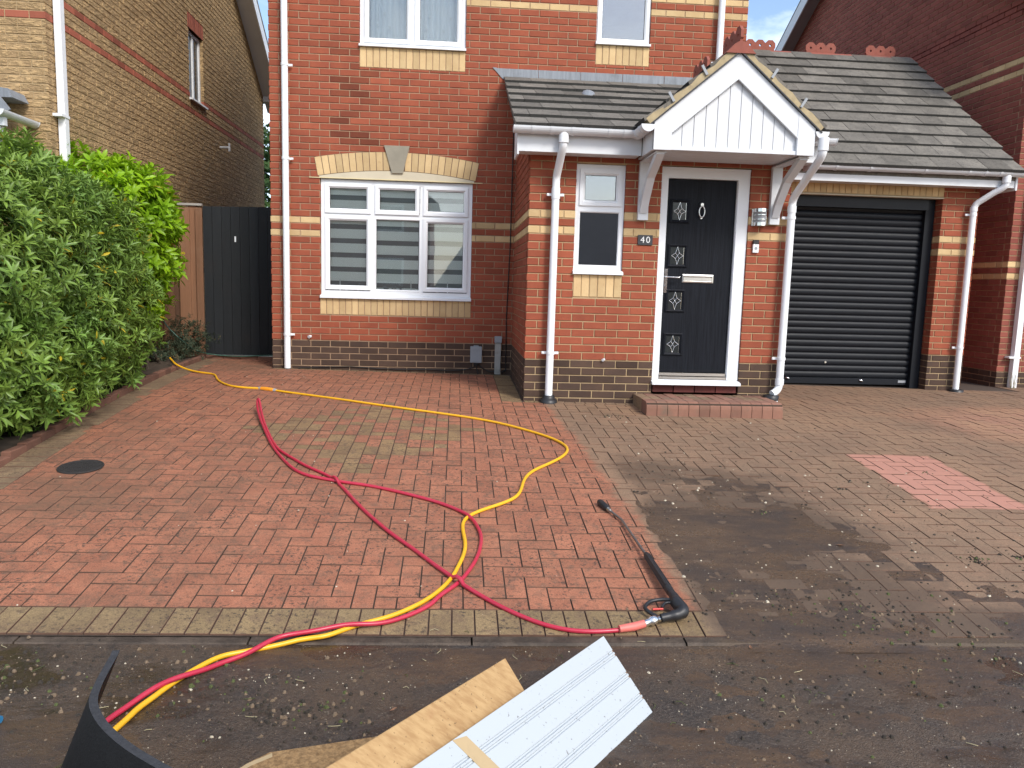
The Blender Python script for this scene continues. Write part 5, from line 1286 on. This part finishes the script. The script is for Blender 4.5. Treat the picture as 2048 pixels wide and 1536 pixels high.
b = MB(); b.tube([G3+Vector((.012, .003, 0)), lz(3.052, -6.0, .028), lz(3.045, -6.003, .028), lz(3.022, -6.012, .026), lz(3.018, -6.014, .026), lz(2.985, -6.03, .024)], [.014, .014, .021, .021, .015, .015], 12); rel(b.obj('coupling', 'chrome', la), la)
b = MB(); b.tube([lz(2.99, -6.027, .024), lz(2.94, -6.047, .022), lz(2.872, -6.062, .020)], [.0175, .0185, .016], 12); rel(b.obj('hose_sleeve', 'pinksleeve', la), la)
dr = thing('drain_cover', 'round black iron drain cover set in the red paving beside the shrubs', 'drain cover', (-.235, -4.18, gz(-.235, -4.18)+.004))
dr.rotation_euler = (math.atan(.09), 0, 0)
b = MB(); b.tube([(0, 0, -.01), (0, 0, .004)], .124, 32, smooth=False); b.obj('cover', 'iron', dr)
b = MB(); b.tube([(.130*math.cos(t), .130*math.sin(t), .001) for t in np.linspace(0, 6.283, 33)], .006, 6, cap=False); b.obj('rim', 'iron', dr)
b = MB()
for i in range(-4, 5):
    for j in range(-4, 5):
        if math.hypot(i, j) < 4.3: b.box(i*.026-.008, i*.026+.008, j*.026-.004, j*.026+.004, .003, .0075)
b.obj('tread_bar', 'iron', dr)

# ------------------------------------------------------------------ waste timber in the road
PU = Vector((-.656, -.754, 0)).normalized(); PV = Vector((.522, -.454, -.722)).normalized(); PN = -(PV.cross(PU)).normalized()
P1 = Vector((2.714, -6.490, -.579)); PF = Matrix((PU, PV, PN)).transposed().to_4x4()
PANG = math.atan2(-.754, -.656)
MAT['plank'] = woodalong('pale planed pine', PANG, (.44, .285, .13), (.33, .195, .082), .6)
bp = thing('beadboard_panel', 'pale blue-white grooved panel offcut leaning in the road, spattered with dirt', 'panel', tuple(P1)); bp.matrix_world = Matrix.Translation(P1) @ PF
PW, PL, TH = .339, 1.05, .009
gro = [.070, .158, .243, .322]; vs = []; b = MB()
prof = [(0, 0)]
for g in gro: prof += [(g-.013, 0), (g-.010, -.0045), (g-.006, -.0045), (g-.003, .0008), (g+.003, .0008), (g+.006, -.0045), (g+.010, -.0045), (g+.013, 0)]
prof += [(PW, 0)]
n = len(prof)
b.add([(x, v, z) for x in (0, PL) for v, z in prof], [(i, i+1, n+i+1, n+i) for i in range(n-1)]); b.obj('face', 'bead', bp)
b = MB(); b.box(0, PL, 0, PW, -TH-.001, -.0055); b.add([(0, 0, 0), (0, PW, 0), (0, PW, -TH), (0, 0, -TH)], [(0, 1, 2, 3)]); b.add([(0, PW, 0), (PL, PW, 0), (PL, PW, -TH), (0, PW, -TH)], [(0, 1, 2, 3)]); b.add([(0, 0, 0), (PL, 0, 0), (PL, 0, -TH), (0, 0, -TH)], [(0, 1, 2, 3)]); b.obj('core', 'mdfedge', bp)
b = MB(); b.prism([(.800, .012), (.852, .0), (.72, .339), (.668, .339)], -.0012, .0012, mat=Matrix(((1, 0, 0, 0), (0, 0, 1, 0), (0, 1, 0, 0), (0, 0, 0, 1)))); b.obj('bare_strip', 'strip', bp)
pk = thing('pine_plank', 'pale pine plank leaning behind the grooved panel', 'plank', (2.35, -6.82, -.49))
QA = P1-PN*.030+PU*.47+PV*(-.118); pk.matrix_world = Matrix.Translation(QA) @ PF
b = MB(); b.box(0, 1.05, 0, .44, -.018, 0, ch=.002); b.obj('board', 'plank', pk)
cp = thing('chipboard_offcut', 'rough brown chipboard box offcut at the photo bottom, behind the pine plank', 'chipboard', (1.75, -7.4, -.83))
poly = [(2.148-1.75, -7.022+7.4), (1.648-1.75, -7.138+7.4), (1.60-1.75, -7.185+7.4), (1.30-1.75, -7.60+7.4), (1.50-1.75, -7.86+7.4), (2.17-1.75, -7.08+7.4)]
def vprism(b, poly, z0, z1, mi=0):
    n = len(poly); b.add([(x, y, z0) for x, y in poly]+[(x, y, z1) for x, y in poly], [tuple(range(n))[::-1] if False else tuple(range(n)), tuple(range(2*n-1, n-1, -1))]+[(i, (i+1) % n, n+(i+1) % n, n+i) for i in range(n)], mi)
b = MB(); vprism(b, poly, .205, .228); b.obj('top_sheet', 'chip', cp)
b = MB(); cxy = (-.05, 0.); vprism(b, [(cxy[0]+(x-cxy[0])*.96, cxy[1]+(y-cxy[1])*.96) for x, y in poly], -.02, .2045); b.obj('carcass', 'chip', cp)
b = MB(); b.add([(1.655-1.75, -7.142+7.4, .2285), (1.60-1.75, -7.187+7.4, .2285), (1.45-1.75, -7.40+7.4, .2285), (1.465-1.75, -7.40+7.4, .2285), (1.61-1.75, -7.200+7.4, .2285), (1.66-1.75, -7.16+7.4, .2285)], [(0, 1, 2, 3, 4, 5)]); b.obj('torn_edge', 'strip', cp)
# curled rubber sheet standing on edge
ra = [(1.257, -7.141), (1.271, -7.228), (1.288, -7.321), (1.308, -7.386), (1.34, -7.44), (1.392, -7.503), (1.469, -7.574), (1.576, -7.654), (1.696, -7.735)]
rb_ = [(1.125, -6.84), (1.141, -6.94), (1.161, -7.046), (1.184, -7.121), (1.221, -7.184), (1.28, -7.255), (1.369, -7.338), (1.492, -7.429), (1.629, -7.522)]
rim = [Vector((a[0]*.35+c[0]*.65, a[1]*.35+c[1]*.65, -.3975)) for a, c in zip(ra, rb_)]
rim = smooth_path(rim, 3); rim[0].z += .004
b = MB(); b2 = MB(); N2 = len(rim); TT = .021; top = []; bot = []
for i, p in enumerate(rim):
    t = (rim[min(i+1, N2-1)]-rim[max(i-1, 0)]).normalized(); nrm = Vector((t.y, -t.x, 0)).normalized()   # outward (left / near)
    if nrm.x > 0: nrm = -nrm
    o_ = p+nrm*TT; q = p+nrm*(.17)+Vector((0, 0, -.435)); q2 = q+nrm*TT
    top += [p, o_]; bot += [q, q2]
vs = []
for i in range(N2): vs += [top[2*i], top[2*i+1], bot[2*i], bot[2*i+1]]
fs = []
for i in range(N2-1):
    a = 4*i; c = 4*(i+1)
    fs += [(a, c, c+2, a+2), (a+1, a+3, c+3, c+1), (a+2, c+2, c+3, a+3)]
fs += [(0, 2, 3, 1), (4*N2-4, 4*N2-3, 4*N2-1, 4*N2-2)]
rs = thing('rubber_sheet', 'curled black rubber sheet standing on edge at the bottom of the photo', 'rubber sheet', tuple(rim[0]+Vector((0, 0, -.43))))
b.add(vs, fs, 0, 0, True); rel(b.obj('sheet', 'rubber', rs), rs)
b2.add([v+Vector((0, 0, .0008)) for i in range(N2) for v in (top[2*i], top[2*i+1])], [(2*i, 2*i+2, 2*i+3, 2*i+1) for i in range(N2-1)]); rel(b2.obj('worn_edge', 'rubberedge', rs), rs)
b = MB(); z = road_z(.62, -6.69); b.tube([(.55, -6.66, z+.016), (.655, -6.685, z+.016)], .016, 10); b.tube([(.655, -6.685, z+.016), (.668, -6.688, z+.016)], .013, 10)
tag(b.obj('pipe_offcut', 'blue'), 'short blue plastic pipe end lying in the road', 'pipe offcut')

# ------------------------------------------------------------------ wet silt lying over paving, kerb and road
def vnoise(x, y, seed):
    r = np.random.default_rng(seed).random((64, 64)); xi = np.floor(x).astype(int); yi = np.floor(y).astype(int); fx = x-xi; fy = y-yi
    fx = fx*fx*(3-2*fx); fy = fy*fy*(3-2*fy); g_ = lambda a, b: r[a % 64, b % 64]
    return (g_(xi, yi)*(1-fx)+g_(xi+1, yi)*fx)*(1-fy)+(g_(xi, yi+1)*(1-fx)+g_(xi+1, yi+1)*fx)*fy
def fbm(x, y, seed, o=5): return sum(vnoise(x*2**k, y*2**k, seed+k)*.5**(k+1) for k in range(o))/(1-.5**o)
def sst(x, a, b): t = np.clip((x-a)/(b-a), 0, 1); return t*t*(3-2*t)
def siltmat():
    g = G('wet brown silt'); n = g.noise(4, 6, .7, stretch=(.6, 1.6, 1)); n2 = g.noise(60, 4, .7); n3 = g.noise(200, 2)
    c = g.mix(g.ramp(n, .35, .65), (.100, .061, .033), (.050, .033, .022)); c = g.mix(g.ramp(n2, .54, .66, 0, .75), c, (.035, .026, .019))
    c = g.mix(g.ramp(g.noise(120, 2), .68, .73, 0, .7), c, (.30, .25, .18))
    g.bump(g.math('ADD', n2, g.math('MULTIPLY', n3, .5)), .8, .006); return g.done(c, g.ramp(n, .3, .7, .20, .55), 0, .55)
MAT['silt'] = siltmat()
def silt(x0, x1, y0, y1, st, hfun, name):
    xs = np.arange(x0, x1, st); ys = np.arange(y0, y1, st); X, Y = np.meshgrid(xs, ys); H = hfun(X, Y)
    Z = np.array([[surf(x, y) for x in xs] for y in ys])
    for _ in range(2): Z[1:-1] = (Z[:-2]+Z[1:-1]*2+Z[2:])/4
    nx, ny = len(xs), len(ys); V = np.stack([X, Y, Z+H], -1).reshape(-1, 3); keep = H > -.004
    b = MB(); idx = {}; fs = []
    for j in range(ny-1):
        for i in range(nx-1):
            if keep[j, i] or keep[j+1, i] or keep[j, i+1] or keep[j+1, i+1]: fs.append((j*nx+i, j*nx+i+1, (j+1)*nx+i+1, (j+1)*nx+i))
    used = sorted({k for f in fs for k in f}); mp_ = {k: n for n, k in enumerate(used)}
    b.add([tuple(V[k]) for k in used], [tuple(mp_[k] for k in f) for f in fs], 0, 0., True)
    o = stuff(b.obj(name, 'silt')); return o
def h_drive(X, Y):
    n = fbm(X*1.6+Y*.5, Y*2.6, 5); f = fbm(X*9, Y*11, 9, 4)
    a = sst(X, 3.17-.06*(Y+5.9), 3.42-.06*(Y+5.9))*(1-sst(X, 4.1, 5.2))*(1-.75*sst(Y, -5.0, -3.4)); r_ = (1-sst(Y, -5.95, -5.55))*sst(X, 3.3, 3.7)*.9
    return (n*.75+np.maximum(a, r_)*.62+(f-.5)*.22-.85)*.016
o = silt(3.1, 6.6, -6.20, -3.2, .02, h_drive, 'silt'); o['label'] = 'wet brown silt washed over the unwashed paving and kerb'
def h_road(X, Y):
    n = fbm(X*1.1+3, Y*2.4+X*.5, 31); f = fbm(X*8, Y*10, 41, 4); rid = fbm(X*3, Y*5, 51)
    return (n*.9+(f-.5)*.35+.12*sst(Y, -6.6, -6.2)-.55)*.022+.003*(rid-.5)
o = silt(-.8, 5.6, -7.9, -6.16, .028, h_road, 'silt'); o['label'] = 'wet brown silt drifted across the road surface'

# ------------------------------------------------------------------ loose dirt, grit and leaves
deb = MB(); rg_ = np.random.default_rng(21)
def pebble(x, y, r, mi, flat=.6):
    z = surf(x, y); a = rg_.uniform(0, 6.28); vs = []
    for k in range(5):
        t = a+k*1.2566; rr = r*rg_.uniform(.7, 1.25); vs.append((x+rr*math.cos(t), y+rr*math.sin(t), z-.001)); 
    for k in range(4):
        t = a+.5+k*1.57; rr = r*rg_.uniform(.4, .75); vs.append((x+rr*math.cos(t), y+rr*math.sin(t), z+r*flat*rg_.uniform(.6, 1.1)))
    deb.add(vs, [(0, 1, 5), (1, 6, 5), (1, 2, 6), (2, 7, 6), (2, 3, 7), (3, 8, 7), (3, 4, 8), (4, 0, 8), (0, 5, 8), (5, 6, 7, 8)], mi)
for i in range(3600):
    x, y = rg_.uniform(-.6, 5.3), rg_.uniform(-7.6, -6.15); pebble(x, y, rg_.choice([.0018, .0026, .0035, .005, .008], p=[.36, .32, .2, .1, .02]), rg_.choice([0, 1, 2], p=[.45, .25, .3]))
for i in range(1500):
    x, y = 3.3+abs(rg_.normal(0, 1.3)), -5.9+abs(rg_.normal(0, 1.5))
    if y > -2.1 or x > 8: continue
    pebble(x, y, rg_.choice([.003, .0045, .007, .011], p=[.38, .37, .18, .07]), rg_.choice([0, 1, 2], p=[.68, .14, .18]))
for cx, cy, n, s in ((4.05, -4.75, 26, .04), (5.0, -5.35, 30, .05), (5.25, -5.3, 22, .05), (4.75, -4.3, 10, .03), (3.55, -2.42, 26, .07), (4.2, -5.9, 60, .16), (3.9, -6.05, 70, .2), (4.6, -6.2, 50, .3), (1.6, -6.5, 60, .22), (1.2, -6.35, 30, .15), (.6, -6.4, 60, .25), (4.9, -4.15, 8, .04), (5.6, -3.95, 6, .04), (3.75, -5.9, 130, .28), (4.3, -6.25, 150, .4), (3.5, -6.6, 120, .35), (1.55, -6.62, 70, .1), (1.75, -6.7, 50, .1), (1.35, -6.55, 40, .12), (.5, -6.4, 60, .12), (.75, -6.5, 50, .15)):
    for i in range(n): pebble(rg_.normal(cx, s), rg_.normal(cy, s*.6), rg_.uniform(.003, .011), rg_.choice([0, 2, 3], p=[.6, .25, .15]), .9)
for i in range(150):
    x, y = rg_.uniform(-.4, 3.2), rg_.uniform(-5.9, -.4); pebble(x, y, rg_.uniform(.003, .007), rg_.choice([0, 1]), .5)
for x, y in ((1.95, -6.62), (3.02, -6.75), (3.42, -6.16), (4.3, -5.2), (5.45, -3.95)):
    z = surf(x, y)+.006; a = rg_.uniform(0, 6.28); c, s = math.cos(a), math.sin(a); l = rg_.uniform(.015, .03)
    q = [(-1, 0, 0), (-.2, -.5, .006), (1, 0, .012), (.1, .55, .004), (0, 0, -.002)]
    l *= .8; deb.add([(x+(u*c-v*s)*l, y+(u*s+v*c)*l, z+w_*.6) for u, v, w_ in q], [(0, 1, 4), (1, 2, 4), (2, 3, 4), (3, 0, 4)], 4)
for i in range(60):
    x, y = rg_.uniform(.2, 5), rg_.uniform(-7.1, -6.0); z = surf(x, y)+.004; a = rg_.uniform(0, 6.28); l = rg_.uniform(.02, .05)
    deb.tube([(x, y, z), (x+l*.5*math.cos(a), y+l*.5*math.sin(a), z+.004), (x+l*math.cos(a+.4), y+l*math.sin(a+.4), z)], .0013, 4, rg_.choice([3, 5]))
o = deb.obj('debris', [simple('dark clod', (.035, .027, .019), .9, .3, 60), simple('pale grit', (.50, .44, .33), .8, .2, 60), simple('brown grit', (.17, .12, .075), .85, .3, 60), simple('moss shred', (.07, .085, .025), .9, .3, 60), simple('dead leaf', (.20, .10, .055), .8, .4, 60), simple('dry straw', (.38, .33, .19), .8)])
stuff(o); o['label'] = 'loose clods, grit and dead leaves washed over road and paving'
